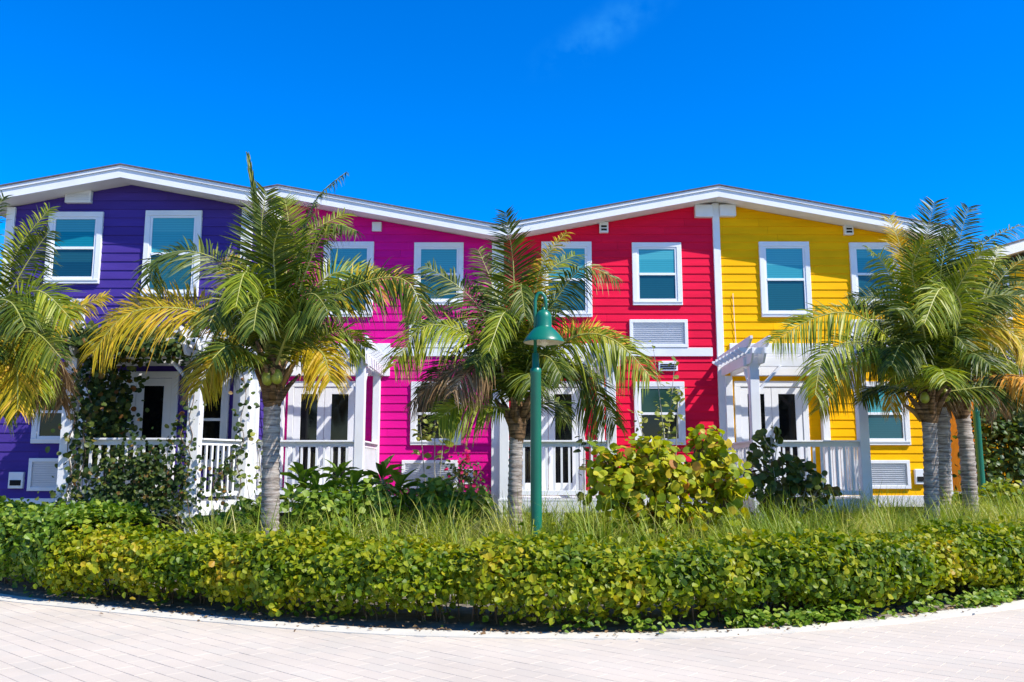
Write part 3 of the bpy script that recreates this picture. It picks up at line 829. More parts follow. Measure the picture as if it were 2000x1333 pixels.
# ------------------------------------------------------------------ palms
def frond_mesh(pts, leaf, hang, mat, rmat, npair=96, width=.026, petiole=.16, closed=0.0, taper=1.0, seed=0, roll=None):
    """pts: spline through the stalk; leaflets both sides, bending under their weight"""
    rg = np.random.default_rng(seed)
    P = spline([tuple(p) for p in pts], 14)
    seg = np.linalg.norm(np.diff(P, axis=0), axis=1); acc = np.concatenate([[0], np.cumsum(seg)]); L = acc[-1]
    def pos(s): return np.array([np.interp(s * L, acc, P[:, i]) for i in range(3)])
    V = []; Q = []; MI = []
    # stalk
    nS = 18; rad = lambda s: 0.026 * (1 - .82 * s) * (1 + 1.2 * max(0, .12 - s) / .12)
    up0 = np.array([0, 0, 1.0])
    for k_ in range(nS + 1):
        s = k_ / nS; p = pos(s); t = pos(min(1, s + .02)) - pos(max(0, s - .02)); t /= np.linalg.norm(t)
        sd = np.cross(t, up0); nl = np.linalg.norm(sd)
        sd = sd / nl if nl > .15 else np.array([1.0, 0, 0]); sd -= t * (sd @ t); sd /= np.linalg.norm(sd)
        nn = np.cross(sd, t); r = rad(s)
        V += [p + sd * r, p + nn * r * .8, p - sd * r, p - nn * r * .8]
        if k_:
            b_ = len(V) - 8
            for i in range(4):
                j = (i + 1) % 4
                Q.append((b_ + i, b_ + j, b_ + 4 + j, b_ + 4 + i)); MI.append(1)
    prev = None
    if roll is None: roll = rg.uniform(.45, .9)      # blades of coconut fronds twist out of the level
    for k_ in range(npair):
        s = petiole + (1 - petiole) * (k_ + rg.uniform(-.3, .3)) / (npair - 1); s = min(max(s, petiole), 1)
        p = pos(s); t = pos(min(1, s + .02)) - pos(max(0, s - .02)); t /= np.linalg.norm(t)
        sd = np.cross(t, up0); nl = np.linalg.norm(sd)
        if nl > .12: sd /= nl
        else: sd = prev if prev is not None else np.array([1.0, 0, 0])
        si = np.cross(t, np.array([0, -1.0, .25]))
        if si @ sd < 0: si = -si
        ru_ = roll * min(1, .3 + 1.4 * s)
        sd = sd * (1 - ru_) + si * ru_
        sd = sd - t * (sd @ t); sd /= (np.linalg.norm(sd) + 1e-9)
        if prev is not None:
            if sd @ prev < 0: sd = -sd
            sd = sd * .5 + prev * .5; sd -= t * (sd @ t); sd /= np.linalg.norm(sd)
        prev = sd
        nn = np.cross(sd, t)
        if nn @ np.array([0, -.6, .8]) < 0: nn = -nn
        u = (s - petiole) / (1 - petiole)
        env = 1.18 * (0.45 + 0.55 * math.sin(min(1, u / .38) * math.pi / 2)) * (1 - .62 * max(0, (u - .55) / .45) ** 1.5) * taper
        for sg in (-1, 1):
            ln_ = leaf * env * rg.uniform(.80, 1.12)
            fw = .35 + .55 * u + closed * 1.6 + rg.uniform(-.1, .1)     # lean towards the tip
            d = sd * sg * (1 - .7 * closed) + t * fw + nn * (.28 - .1 * u + rg.uniform(-.2, .2)) + rg.normal(0, .06, 3)
            d /= np.linalg.norm(d)
            hg = hang * rg.uniform(.55, 1.5)
            w = width * rg.uniform(.85, 1.1) * (1 if u < .8 else .8)
            wd = np.cross(d, nn); wd /= (np.linalg.norm(wd) + 1e-9)
            wd = wd * .8 + nn * rg.uniform(-.6, .6); wd /= np.linalg.norm(wd)
            b_ = len(V)
            # 3 segments
            for q, (tt, ww) in enumerate(((0, .45), (.3, 1.0), (.66, .8), (1, .05))):
                c_ = p + d * ln_ * tt * (1 - .25 * hg * tt) + np.array([0, 0, -1.0]) * ln_ * hg * .75 * tt ** 1.8
                V += [c_ - wd * w * ww / 2, c_ + wd * w * ww / 2]
                if q: Q.append((b_ + 2 * q - 2, b_ + 2 * q - 1, b_ + 2 * q + 1, b_ + 2 * q)); MI.append(0)
    return np_mesh('frond', np.array(V), np.array(Q), [mat, rmat], MI)

def catmull_px(px, Y, dy):
    n = len(px)
    return [at(u, v, Y + dy * (i / (n - 1)) ** 1.2) for i, (u, v) in enumerate(px)]

def palm(label, trunk_px, Y, r0, r1, fronds, boots=True, coco=(), dead=0, group='coconut palms in the planting bed', tmat='trunk', seed=1, lean=0):
    rg = np.random.default_rng(seed)
    tp = [at(u, v, Y) for u, v in trunk_px]
    base = Vector((tp[0].x, Y, 0))
    root = empty('coconut_palm', base, label=label, cat='palm tree', group=group)
    path = [base - Vector((0, 0, .05))] + tp
    sp = spline([tuple(p) for p in path], 30)
    # ringed trunk
    V = []; F = []; n = 18; NR = 90
    L = len(sp)
    idx = np.linspace(0, L - 1, NR)
    for k_, q in enumerate(idx):
        p = np.array([np.interp(q, np.arange(L), sp[:, i]) for i in range(3)])
        t = k_ / (NR - 1)
        r = r0 + (r1 - r0) * t + .05 * max(0, .12 - t) / .12
        ring = (k_ % 3)
        r *= (1.0, 1.07, .955)[ring] * rg.uniform(.98, 1.02)
        for i in range(n):
            a = 2 * math.pi * i / n
            rr = r * (1 + .03 * math.sin(3 * a + k_ * .13) + rg.uniform(-.018, .018))
            V.append((p[0] + rr * math.cos(a), p[1] + rr * math.sin(a), p[2] + .012 * math.sin(2 * a + k_)))
    for k_ in range(NR - 1):
        for i in range(n):
            j = (i + 1) % n
            F.append((k_ * n + i, k_ * n + j, (k_ + 1) * n + j, (k_ + 1) * n + i))
    link('trunk', np_mesh('trunk', np.array(V), np.array(F), M[tmat], smooth=True), root)
    top = tp[-1]
    # fibrous crown shaft and old leaf bases
    m = MB()
    m.lathe([(r1 * .9, -.42), (r1 * 1.25, -.3), (r1 * 1.45, -.1), (r1 * 1.2, .12), (r1 * .8, .34), (.02, .55)], tuple(top), 14)
    m.build('crown_shaft', M['fibre'], root, smooth=True)
    for i in range(12):
        a = i * 2.4 + rg.uniform(-.3, .3); h0 = rg.uniform(-.30, .05)
        dx, dy_ = math.cos(a), math.sin(a)
        w = rg.uniform(.045, .07)
        m = MB()
        l_ = rg.uniform(.25, .5)
        pts = [Vector((top.x + dx * r1 * .9, top.y + dy_ * r1 * .9, top.z + h0)), Vector((top.x + dx * (r1 + .10), top.y + dy_ * (r1 + .10), top.z + h0 + l_ * .5)), Vector((top.x + dx * (r1 + .26), top.y + dy_ * (r1 + .26), top.z + h0 + l_))]
        m.tube(pts, [w, w * .7, w * .35], 6)
        m.build('leaf_base', M['fibre'] if i % 3 else M['rachis_dry'], root, smooth=True)
    for (u, v, dY, r) in coco:
        p = at(u, v, Y + dY)
        c = MB()
        prof = [(r * .85 * math.sin(t) * (1 + .12 * math.cos(t)), -r * 1.15 * math.cos(t)) for t in np.linspace(0.02, math.pi - .02, 10)]
        c.lathe(prof, tuple(p), 14); c.build('coconut', M['coconut'], root, smooth=True)
    for i in range(6):                       # more fronds through the middle of the crown
        a = i * 2.4 + seed; el = rg.uniform(.1, 1.25); l_ = rg.uniform(1.0, 1.5)
        d = Vector((math.cos(a) * math.cos(el), math.sin(a) * math.cos(el), math.sin(el)))
        q = Vector((d.x, d.y, 0)).normalized()
        p0 = top + Vector((0, 0, .1)); p1 = p0 + d * l_ * .5; p2 = p1 + (d * .8 + q * .2) * l_ * .45 + Vector((0, 0, -.05)); p3 = p2 + q * l_ * .3 + Vector((0, 0, -.22))
        link('frond', frond_mesh([p0, p1, p2, p3], .5, .6, M[('frond_green', 'frond_green', 'frond_lime')[i % 3]], M['rachis'], seed=seed * 1000 + i), root)
    for i, fr in enumerate(fronds):
        px, dy, mat, leaf, hang = fr[:5]
        ex = fr[5] if len(fr) > 5 else {}
        pts = catmull_px(px, Y, dy)
        rm = M['rachis_dry'] if mat in ('frond_dry', 'frond_dead') else M['rachis']
        o = link('frond', frond_mesh(pts, leaf, hang, M[mat], rm, seed=seed * 100 + i, **ex), root)
    return root

def Z(z, pts):                    # points read off an enlarged view: (scale, x0, y0)
    return [(z[1] + x / z[0], z[2] + y / z[0]) for x, y in pts]
G_, Lm, Go, Dr, De = 'frond_green', 'frond_lime', 'frond_gold', 'frond_dry', 'frond_dead'

z2 = (2.777, 160, 300)
palm('tall coconut palm with a pale ringed trunk before the pink house doors', [(527, 1040), (529, 900), (534, 742)], 12.5, .135, .115, [
    (Z(z2, [(1035, 1120), (990, 700), (950, 330), (905, 30)]), .2, G_, .34, .1, dict(closed=1.0, width=.03)),
    (Z(z2, [(1055, 1120), (1150, 650), (1260, 270), (1430, 105)]), .5, G_, .36, .95, dict(roll=.1)),
    (Z(z2, [(1070, 1120), (1200, 680), (1340, 400), (1490, 420)]), -.7, G_, .38, 1.0, dict(roll=.12)),
    (Z(z2, [(1050, 1120), (1110, 700), (1220, 450), (1420, 330)]), .9, Lm, .50, .35, {}),
    (Z(z2, [(1070, 1120), (1180, 830), (1370, 650), (1590, 650)]), .4, Lm, .55, .3, {}),
    (Z(z2, [(1090, 1130), (1280, 840), (1560, 690), (1760, 690), (1850, 860)]), -.5, G_, .55, .8, dict(npair=112)),
    (Z(z2, [(1090, 1130), (1270, 850), (1540, 710), (1740, 700), (1840, 820)]), .5, Go, .50, .45, dict(npair=102)),
    (Z(z2, [(1020, 1120), (880, 700), (640, 540), (420, 560), (375, 690)]), .3, G_, .62, .5, dict(npair=108)),
    (Z(z2, [(1010, 1120), (990, 800), (890, 640), (835, 830)]), -1.1, Lm, .46, .7, {}),
    (Z(z2, [(1010, 1130), (820, 960), (560, 845), (250, 870), (60, 1080)]), -.6, Go, .66, .75, dict(npair=122)),
    (Z(z2, [(1010, 1130), (830, 940), (600, 830), (300, 820), (150, 900)]), .6, Go, .60, .35, dict(npair=112)),
    (Z(z2, [(1020, 1120), (985, 700), (975, 400), (1000, 210)]), -.2, G_, .55, .15, {}),
    (Z(z2, [(1060, 1120), (1110, 620), (1120, 380), (1100, 250)]), .4, Lm, .5, .2, {}),
    (Z(z2, [(1040, 1120), (1050, 750), (1040, 520), (1080, 380)]), -.6, G_, .5, .2, {}),
    (Z(z2, [(1010, 1140), (860, 1070), (720, 1120), (640, 1270)]), -.5, Go, .5, .8, {}),
    (Z(z2, [(1085, 1140), (1220, 1050), (1310, 1090), (1345, 1230)]), -.5, Go, .48, .8, {}),
    (Z(z2, [(1020, 1120), (900, 850), (770, 790), (690, 930)]), -.9, G_, .5, .75, {}),
    (Z(z2, [(1050, 1120), (1130, 850), (1250, 760), (1340, 860)]), -1.2, G_, .5, .75, {}),
    (Z(z2, [(1020, 1120), (930, 780), (860, 640), (790, 560)]), 1.0, Go, .5, .4, {}),
    (Z(z2, [(1030, 1130), (1010, 850), (960, 800), (930, 960)]), -1.5, G_, .45, .8, {}),
    (Z(z2, [(1060, 1130), (1130, 950), (1230, 900), (1330, 960)]), 1.2, G_, .5, .5, {}),
    (Z(z2, [(1020, 1130), (900, 1010), (800, 1000), (740, 1140)]), 1.0, G_, .5, .8, {}),
], coco=[(523, 738, -.24, .10), (541, 736, -.27, .095)], seed=2)

palm('coconut palm at the left edge of the photo, its trunk just out of view', [(-62, 1040), (-58, 900), (-50, 720)], 13.0, .13, .11, [
    ([(-48, 700), (-5, 580), (40, 480), (97, 408)], .4, Lm, .5, .35, {}),
    ([(-48, 700), (5, 600), (55, 510), (97, 452)], -.2, G_, .5, .5, {}),
    ([(-48, 700), (15, 610), (75, 568), (138, 622)], -.4, Lm, .55, .5, {}),
    ([(-48, 705), (40, 665), (115, 618), (208, 577)], .5, Go, .5, .5, dict(npair=112)),
    ([(-48, 705), (15, 660), (60, 680), (75, 770)], -.7, Lm, .5, .8, {}),
    ([(-48, 705), (-5, 660), (30, 690), (35, 800)], -1.0, Go, .5, .8, {}),
    ([(-48, 705), (30, 670), (95, 680), (135, 745)], .2, De, .48, .9, {}),
    ([(-48, 705), (20, 690), (60, 720), (110, 760)], .6, G_, .48, .9, {}),
    ([(-50, 700), (-60, 560), (-30, 450), (8, 385)], .2, G_, .5, .3, {}),
    ([(-50, 700), (-90, 560), (-120, 450), (-170, 400)], .2, G_, .5, .4, {}),
    ([(-50, 700), (-120, 620), (-200, 600), (-280, 700)], -.2, Lm, .5, .6, {}),
    ([(-50, 700), (-20, 600), (20, 590), (50, 640)], -1.4, G_, .5, .7, {}),
    ([(-48, 705), (10, 640), (50, 620), (100, 660)], .9, G_, .52, .6, {}),
    ([(-48, 705), (0, 690), (30, 730), (45, 800)], 1.2, Go, .5, .8, {}),
    ([(-48, 705), (20, 660), (70, 650), (120, 700)], -1.2, G_, .52, .75, {}),
    ([(-48, 705), (-10, 680), (-5, 720), (5, 810)], .3, Lm, .5, .9, {}),
    ([(-48, 705), (30, 640), (80, 600), (150, 595)], 1.3, G_, .52, .5, {}),
    ([(-48, 705), (40, 690), (100, 720), (120, 790)], 1.0, De, .48, .9, {}),
], seed=3)

z3 = (3.03, 740, 400)
palm('coconut palm with drooping dead fronds behind the swan-neck lamp, before the red house', [(1006, 1040), (1006, 930), (1010, 815)], 14.2, .125, .105, [
    (Z(z3, [(805, 1120), (795, 700), (795, 350), (750, 50)]), -.2, G_, .55, .25, dict(npair=112)),
    (Z(z3, [(795, 1120), (740, 700), (660, 440), (590, 270)]), .5, G_, .52, .4, {}),
    (Z(z3, [(815, 1120), (900, 600), (985, 320), (1110, 165)]), .2, Go, .40, .6, {}),
    (Z(z3, [(825, 1120), (960, 720), (1110, 470), (1230, 370), (1405, 440)]), -.5, G_, .5, .8, {}),
    (Z(z3, [(825, 1120), (900, 650), (1000, 400), (1160, 300)]), .8, Lm, .55, .4, {}),
    (Z(z3, [(830, 1130), (1000, 890), (1220, 765), (1420, 820), (1600, 1010)]), -.5, Lm, .62, .85, dict(npair=116)),
    (Z(z3, [(830, 1130), (990, 880), (1180, 770), (1330, 780), (1490, 850)]), .5, Go, .5, .15, {}),
    (Z(z3, [(830, 1140), (1010, 960), (1190, 990), (1300, 1130), (1400, 1300)]), .5, G_, .6, .8, dict(npair=108)),
    (Z(z3, [(790, 1120), (640, 700), (500, 510), (280, 365)]), .2, G_, .55, .5, dict(npair=102)),
    (Z(z3, [(785, 1130), (620, 860), (450, 735), (250, 730), (90, 950)]), -.7, Lm, .66, .7, dict(npair=116)),
    (Z(z3, [(785, 1130), (560, 740), (380, 660), (170, 660)]), .7, G_, .58, .45, dict(npair=108)),
    (Z(z3, [(785, 1140), (600, 960), (400, 1000), (190, 1180)]), .3, De, .55, .75, {}),
    (Z(z3, [(785, 1140), (620, 920), (430, 930), (260, 1110)]), .9, G_, .55, .8, {}),
    (Z(z3, [(795, 1130), (800, 720), (740, 640), (650, 870)]), -1.2, Lm, .40, .8, {}),
    (Z(z3, [(810, 1130), (860, 560), (840, 480), (865, 660)]), -.9, G_, .4, .8, {}),
    (Z(z3, [(790, 1130), (710, 950), (560, 960), (440, 1110)]), -.7, De, .45, 1.0, {}),
    (Z(z3, [(800, 1120), (760, 700), (690, 560), (560, 480)]), 1.0, G_, .5, .4, {}),
    (Z(z3, [(820, 1120), (880, 760), (960, 640), (1060, 620)]), -1.0, G_, .5, .6, {}),
    (Z(z3, [(800, 1120), (770, 820), (700, 760), (610, 880)]), -.4, G_, .5, .8, {}),
    (Z(z3, [(820, 1130), (900, 930), (1000, 900), (1080, 1010)]), -.9, G_, .5, .85, {}),
    (Z(z3, [(815, 1130), (850, 900), (900, 850), (960, 900)]), 1.0, G_, .5, .5, {}),
], seed=4)

z4 = (3.173, 1700, 380)
palm('dense coconut palm with two green nuts before the yellow house', [(1821, 1010), (1818, 900), (1813, 785)], 14.5, .12, .11, [
    (Z(z4, [(365, 1200), (340, 700), (340, 350), (395, 50)]), .2, G_, .55, .2, dict(npair=108)),
    (Z(z4, [(380, 1200), (460, 700), (540, 330), (605, 85)]), .2, G_, .52, .25, dict(npair=108)),
    (Z(z4, [(390, 1200), (540, 650), (690, 320), (930, 190)]), .4, G_, .42, .7, {}),
    (Z(z4, [(355, 1200), (270, 650), (190, 330), (115, 150)]), .4, Go, .5, .25, {}),
    (Z(z4, [(350, 1200), (200, 680), (80, 430), (-20, 330)]), -.2, Lm, .45, .55, {}),
    ([(1813, 755), (1725, 650), (1660, 612), (1590, 622), (1508, 668)], -.4, Lm, .55, .6, dict(npair=116)),
    ([(1813, 755), (1735, 690), (1670, 668), (1610, 695), (1592, 770)], -.8, Lm, .55, .7, dict(npair=112)),
    ([(1813, 760), (1735, 700), (1670, 710), (1600, 800)], .2, Go, .5, .7, {}),
    (Z(z4, [(400, 1180), (560, 720), (440, 580), (335, 800)]), -1.3, Lm, .5, .75, dict(npair=108)),
    (Z(z4, [(390, 1200), (560, 750), (760, 630), (980, 640)]), -.2, G_, .55, .55, dict(npair=102)),
    (Z(z4, [(400, 1200), (600, 870), (780, 820), (910, 890), (970, 1020)]), -.4, Go, .52, .5, dict(npair=116)),
    (Z(z4, [(360, 1200), (190, 760), (40, 640), (-120, 650)]), .3, G_, .55, .5, dict(npair=108)),
    (Z(z4, [(365, 1200), (280, 620), (260, 450), (330, 290)]), -.5, Lm, .5, .2, {}),
    (Z(z4, [(380, 1200), (420, 700), (440, 450), (480, 250)]), -.3, G_, .55, .2, {}),
    (Z(z4, [(380, 1200), (480, 720), (600, 480), (700, 350)]), -.6, Lm, .5, .35, {}),
    (Z(z4, [(355, 1200), (200, 880), (80, 860), (-30, 1000)]), .5, G_, .55, .8, {}),
    (Z(z4, [(370, 1200), (330, 850), (260, 720), (170, 720)]), -1.2, G_, .5, .6, {}),
    (Z(z4, [(380, 1200), (420, 960), (520, 880), (600, 960)]), -.6, G_, .5, .85, {}),
    (Z(z4, [(360, 1200), (280, 950), (190, 930), (130, 1060)]), -.8, G_, .52, .85, {}),
    (Z(z4, [(360, 1200), (250, 900), (130, 800), (20, 800)]), .9, G_, .52, .6, {}),
], coco=[(1806, 777, -.22, .085), (1846, 772, -.05, .10)], seed=5)

palm('coconut palm with an orange brown trunk, half hidden behind the dense palm', [(1843, 1000), (1842, 900), (1838, 760)], 17.0, .15, .14, [
    ([(1836, 745), (1860, 640), (1900, 580), (1960, 590)], .3, G_, .55, .6, {}),
    ([(1836, 745), (1800, 640), (1750, 600), (1690, 640)], .3, G_, .55, .6, {}),
    ([(1836, 745), (1840, 620), (1860, 540), (1900, 500)], .5, Lm, .55, .4, {}),
    ([(1836, 745), (1810, 620), (1790, 540), (1770, 490)], .5, G_, .55, .3, {}),
    ([(1836, 750), (1880, 700), (1915, 720), (1930, 790)], -.3, G_, .5, .8, {}),
    ([(1836, 750), (1790, 700), (1750, 730), (1740, 800)], .3, Go, .5, .8, {}),
], seed=6)

palm('leaning coconut palm with an orange dry frond at the right edge', [(1897, 1010), (1890, 900), (1876, 775)], 15.6, .14, .115, [
    ([(1878, 750), (1920, 740), (1960, 734), (2015, 742), (2060, 790)], -2.6, Dr, .50, 1.0, dict(npair=112)),
    ([(1878, 745), (1910, 640), (1955, 545), (2010, 500)], .3, G_, .55, .4, {}),
    ([(1878, 745), (1905, 620), (1935, 540), (1950, 480)], .8, Lm, .5, .35, {}),
    ([(1878, 745), (1930, 650), (1985, 600), (2060, 640)], .7, Go, .6, .6, dict(npair=112)),
    ([(1878, 745), (1930, 690), (1985, 665), (2050, 720)], .9, Lm, .6, .7, dict(npair=112)),
    ([(1878, 745), (1870, 640), (1850, 580), (1820, 560)], -.6, Lm, .5, .5, {}),
    ([(1878, 745), (1920, 600), (1980, 560), (2050, 570)], .6, G_, .55, .5, {}),
    ([(1878, 750), (1900, 720), (1935, 730), (1950, 800)], .6, De, .45, 1.0, {}),
    ([(1876, 750), (1860, 700), (1850, 720), (1845, 790)], -.3, De, .4, 1.0, {}),
], seed=8)

# ------------------------------------------------------------------ leaves
def leaf_template(wid=.9, fold=.12, curl=.12, kind='round'):
    """11-point leaf along +Y, unit length, normal +Z"""
    prof = {'round': ((.22, .40), (.55, .52), (.84, .36)), 'obovate': ((.25, .26), (.58, .46), (.86, .36)), 'lance': ((.22, .32), (.5, .5), (.8, .27))}[kind]
    v = [(0, 0, 0)]
    for y, w in prof:
        z = -curl * y * y
        v += [(-w * wid, y, z + fold * w), (0, y, z), (w * wid, y, z + fold * w)]
    v.append((0, 1.0, -curl))
    q = [(0, 2, 1, -1), (0, 3, 2, -1), (1, 2, 5, 4), (2, 3, 6, 5), (4, 5, 8, 7), (5, 6, 9, 8), (7, 8, 10, -1), (8, 9, 10, -1)]
    return np.array(v, float), np.array(q)

def frames(nrm, axis):
    """rotation matrices with z=nrm and y close to axis"""
    z = nrm / np.linalg.norm(nrm, axis=1)[:, None]
    y = axis - z * (axis * z).sum(1)[:, None]
    y /= (np.linalg.norm(y, axis=1)[:, None] + 1e-9)
    x = np.cross(y, z)
    return np.stack([x, y, z], 2)

def leaves_mesh(name, pos, R, size, tpl, mat):
    tv_, tq = tpl
    V_ = np.einsum('nij,kj->nki', R, tv_) * size[:, None, None] + pos[:, None, :]
    n = len(pos); k_ = len(tv_)
    Q_ = np.where(tq[None] >= 0, tq[None] + (np.arange(n) * k_)[:, None, None], -1)
    return np_mesh(name, V_.reshape(-1, 3), Q_.reshape(-1, 4), mat)

def leaf_parts(parent, pos, R, size, tpls, mat, name='leaf'):
    mes = [np_mesh(name, t[0], t[1], mat) for t in tpls]
    for i in range(len(pos)):
        o = bpy.data.objects.new(name, mes[i % len(mes)])
        COL.objects.link(o)
        o.parent = parent
        m = Matrix(R[i].tolist()).to_4x4(); m = Matrix.Translation(Vector(pos[i])) @ m @ Matrix.Scale(float(size[i]), 4)
        o.matrix_parent_inverse = world_of(parent).inverted()
        o.matrix_basis = m

def lumpy(x, y, z, s=1.0):
    return (np.sin(2.1 * x * s + 1.3 * z) + np.sin(3.7 * x * s - 2.2 * y + .7) * .6 + np.sin(7.9 * x * s + 3.1 * z + 2) * .35 + np.sin(13 * x * s + 5 * y) * .2) / 2.15

# ------------------------------------------------------------------ front hedge
def hedge(name, label, s0, s1, h, depth, n, leaf, mat, seed, inset=.30, parts=300, wild=1.0, core=True):
    """clipped hedge along the bed edge from x=s0 to x=s1, bulging over its foot, bare stems below"""
    rg = np.random.default_rng(seed)
    m_ = (edge[:, 0] > s0 - .6) & (edge[:, 0] < s1 + .6)
    E, N_ = edge[m_], edge_n[m_]
    acc = np.concatenate([[0], np.cumsum(np.linalg.norm(np.diff(E, axis=0), axis=1))])
    lo = np.interp(s0, E[:, 0], acc); hi = np.interp(s1, E[:, 0], acc)
    def base(u):
        return np.stack([np.interp(u, acc, E[:, 0]), np.interp(u, acc, E[:, 1])], 1), np.stack([np.interp(u, acc, N_[:, 0]), np.interp(u, acc, N_[:, 1])], 1)
    # profile: angle p from front-bottom (0) over the top to the back (1)
    prof_u = np.array([0, .10, .28, .42, .52, .70, .88, 1.0])
    prof_o = np.array([-.30, -.02, .08, .02, -.12, -.55 * depth, -.9 * depth, -depth])      # offset outwards (towards the pavement)
    prof_z = np.array([.10, .22, .50, .80, .95, 1.0, .97, .75]) * h
    dz = np.gradient(prof_z, prof_u); do = np.gradient(prof_o, prof_u)
    u = rg.uniform(lo, hi, n); p = rg.uniform(0, 1, n) ** 0.92
    B, NN = base(u)
    off = np.interp(p, prof_u, prof_o); zz = np.interp(p, prof_u, prof_z)
    no = np.interp(p, prof_u, dz); nz2 = -np.interp(p, prof_u, do)
    ll = np.hypot(no, nz2); no /= ll; nz2 /= ll
    lum = lumpy(B[:, 0], B[:, 1], zz)
    dep = -np.abs(rg.normal(0, .10, n)) + lum * .075 * wild + (lumpy(B[:, 0] * 2.7 + 3, B[:, 1] * 2.7, zz * 3.1) * .05) + rg.exponential(.03, n) * (rg.random(n) < .3)
    insv = inset * np.interp(B[:, 0], [-5, -1, 1.5, 3], [.22, .30, .30, .36])
    off2 = off + no * dep - insv; z2_ = zz + nz2 * dep
    pos = np.stack([B[:, 0] + NN[:, 0] * off2, B[:, 1] + NN[:, 1] * off2, z2_], 1)
    nrm = np.stack([NN[:, 0] * no, NN[:, 1] * no, nz2], 1)
    nrm = nrm * .75 + rg.normal(0, .55, (n, 3)) + np.array([0, 0, .25])
    ax = np.stack([NN[:, 0] * no * .5, NN[:, 1] * no * .5, np.full(n, .75)], 1) + rg.normal(0, .6, (n, 3))
    R = frames(nrm, ax)
    sz = leaf * rg.uniform(.6, 1.25, n)
    keep = z2_ > .05
    # thin out near the foot so that stems and gaps show
    keep &= ~((p < .16) & (rg.random(n) < .55))
    pos, R, sz, p = pos[keep], R[keep], sz[keep], p[keep]
    mid = (lo + hi) / 2; bc, _ = base(np.array([mid]))
    root = empty(name, (bc[0, 0], bc[0, 1] + .5, 0), label=label, cat='hedge')
    tpl = leaf_template(.95, .25, .15, 'obovate')
    front = np.argsort(np.linalg.norm(pos - np.array([0, 0, EYE]), axis=1) + (p > .6) * 5 + (p < .2) * 5 + rg.uniform(0, 3, len(pos)))
    if parts:
        sel = front[:parts]; msk = np.ones(len(pos), bool); msk[sel] = False
        leaf_parts(root, pos[sel], R[sel], sz[sel] * 1.08, [tpl, leaf_template(.9, .1, .3, 'obovate'), leaf_template(1.0, .35, .05, 'obovate')], mat)
    else: msk = np.ones(len(pos), bool)
    o = link('foliage', leaves_mesh('foliage', pos[msk], R[msk], sz[msk], tpl, mat), root); o['kind'] = 'stuff'
    # stems
    ns = int((hi - lo) * 16)
    us = rg.uniform(lo, hi, ns); Bs, Ns = base(us)
    m = MB()
    for i in range(ns):
        o0 = rg.uniform(-.9 * depth, -.3) - inset * .4; o1 = o0 + rg.uniform(-.1, .35)
        x0, y0 = Bs[i] + Ns[i] * o0; x1, y1 = Bs[i] + Ns[i] * o1
        zt_ = h * rg.uniform(.5, .9)
        m.tube([(x0, y0, 0), ((x0 + x1) / 2 + rg.uniform(-.05, .05), (y0 + y1) / 2, zt_ * .5), (x1 + rg.uniform(-.1, .1), y1, zt_)], [.011, .008, .004], 4, cap=False)
    o = m.build('stems', M['twig'], root); o['kind'] = 'stuff'
    # dark sheet behind the leaves: hides gaps, inner shade put into its colour
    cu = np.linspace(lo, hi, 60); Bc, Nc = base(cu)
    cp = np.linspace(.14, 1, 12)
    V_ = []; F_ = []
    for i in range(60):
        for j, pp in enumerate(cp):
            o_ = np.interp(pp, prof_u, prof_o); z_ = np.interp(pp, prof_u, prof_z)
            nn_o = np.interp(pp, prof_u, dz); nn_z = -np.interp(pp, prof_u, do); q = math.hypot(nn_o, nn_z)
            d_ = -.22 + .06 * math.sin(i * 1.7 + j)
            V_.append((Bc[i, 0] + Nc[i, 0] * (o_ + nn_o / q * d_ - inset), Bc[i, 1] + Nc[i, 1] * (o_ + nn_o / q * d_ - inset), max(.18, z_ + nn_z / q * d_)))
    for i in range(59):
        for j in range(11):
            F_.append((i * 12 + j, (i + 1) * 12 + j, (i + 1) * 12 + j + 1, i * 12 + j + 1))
    o = link('shade_core', np_mesh('shade_core', np.array(V_), np.array(F_), M['core']), root); o['kind'] = 'stuff'
    return root

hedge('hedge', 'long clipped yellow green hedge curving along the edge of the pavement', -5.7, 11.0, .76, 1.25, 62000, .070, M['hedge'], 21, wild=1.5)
hedge('leafy_bush', 'darker leafy green bush at the left end of the long hedge', -9.5, -5.55, 1.02, 1.5, 17000, .075, M['broad'], 22, parts=120, wild=1.6)

# creeping ground cover at the hedge foot
rg = np.random.default_rng(31)
n = 2600
xs = np.concatenate([.5 + 7 * rg.beta(1.3, 1.1, int(n * .93)), rg.uniform(-7, .6, n - int(n * .93))])
kx = np.array([int(np.argmin(np.abs(edge[:, 0] - x))) for x in xs])
of = -rg.uniform(-.02, .18, n) ** 1.0 + .05 * np.sin(xs * 5) ; of[int(n * .93):] -= .2
pos = np.stack([xs + edge_n[kx, 0] * of, np.interp(xs, edge[:, 0], edge[:, 1]) + edge_n[kx, 1] * of, rg.uniform(.02, .17, n)], 1)
pos[:, 2] *= np.clip(1.15 - (of + .3), .3, 1.2)
patchy = (np.sin(xs * 2.3 + 1) + .7 * np.sin(xs * 5.9) + .5 * np.sin(xs * 11.3)) > rg.uniform(-1.4, .9, n)
keepc = np.where(patchy)[0]
R = frames(np.stack([rg.normal(0, .4, n), -rg.uniform(0, .7, n), np.full(n, .8)], 1), np.stack([rg.normal(0, 1, n), rg.normal(-.4, .7, n), rg.normal(.2, .3, n)], 1))
gc = link('ground_cover', leaves_mesh('ground_cover', pos[keepc], R[keepc], rg.uniform(.035, .085, n)[keepc], leaf_template(.9, .2, .1, 'obovate'), M['broad']))
tag(gc, 'creeping bright green ground cover along the foot of the hedge', 'ground cover', kind='stuff')
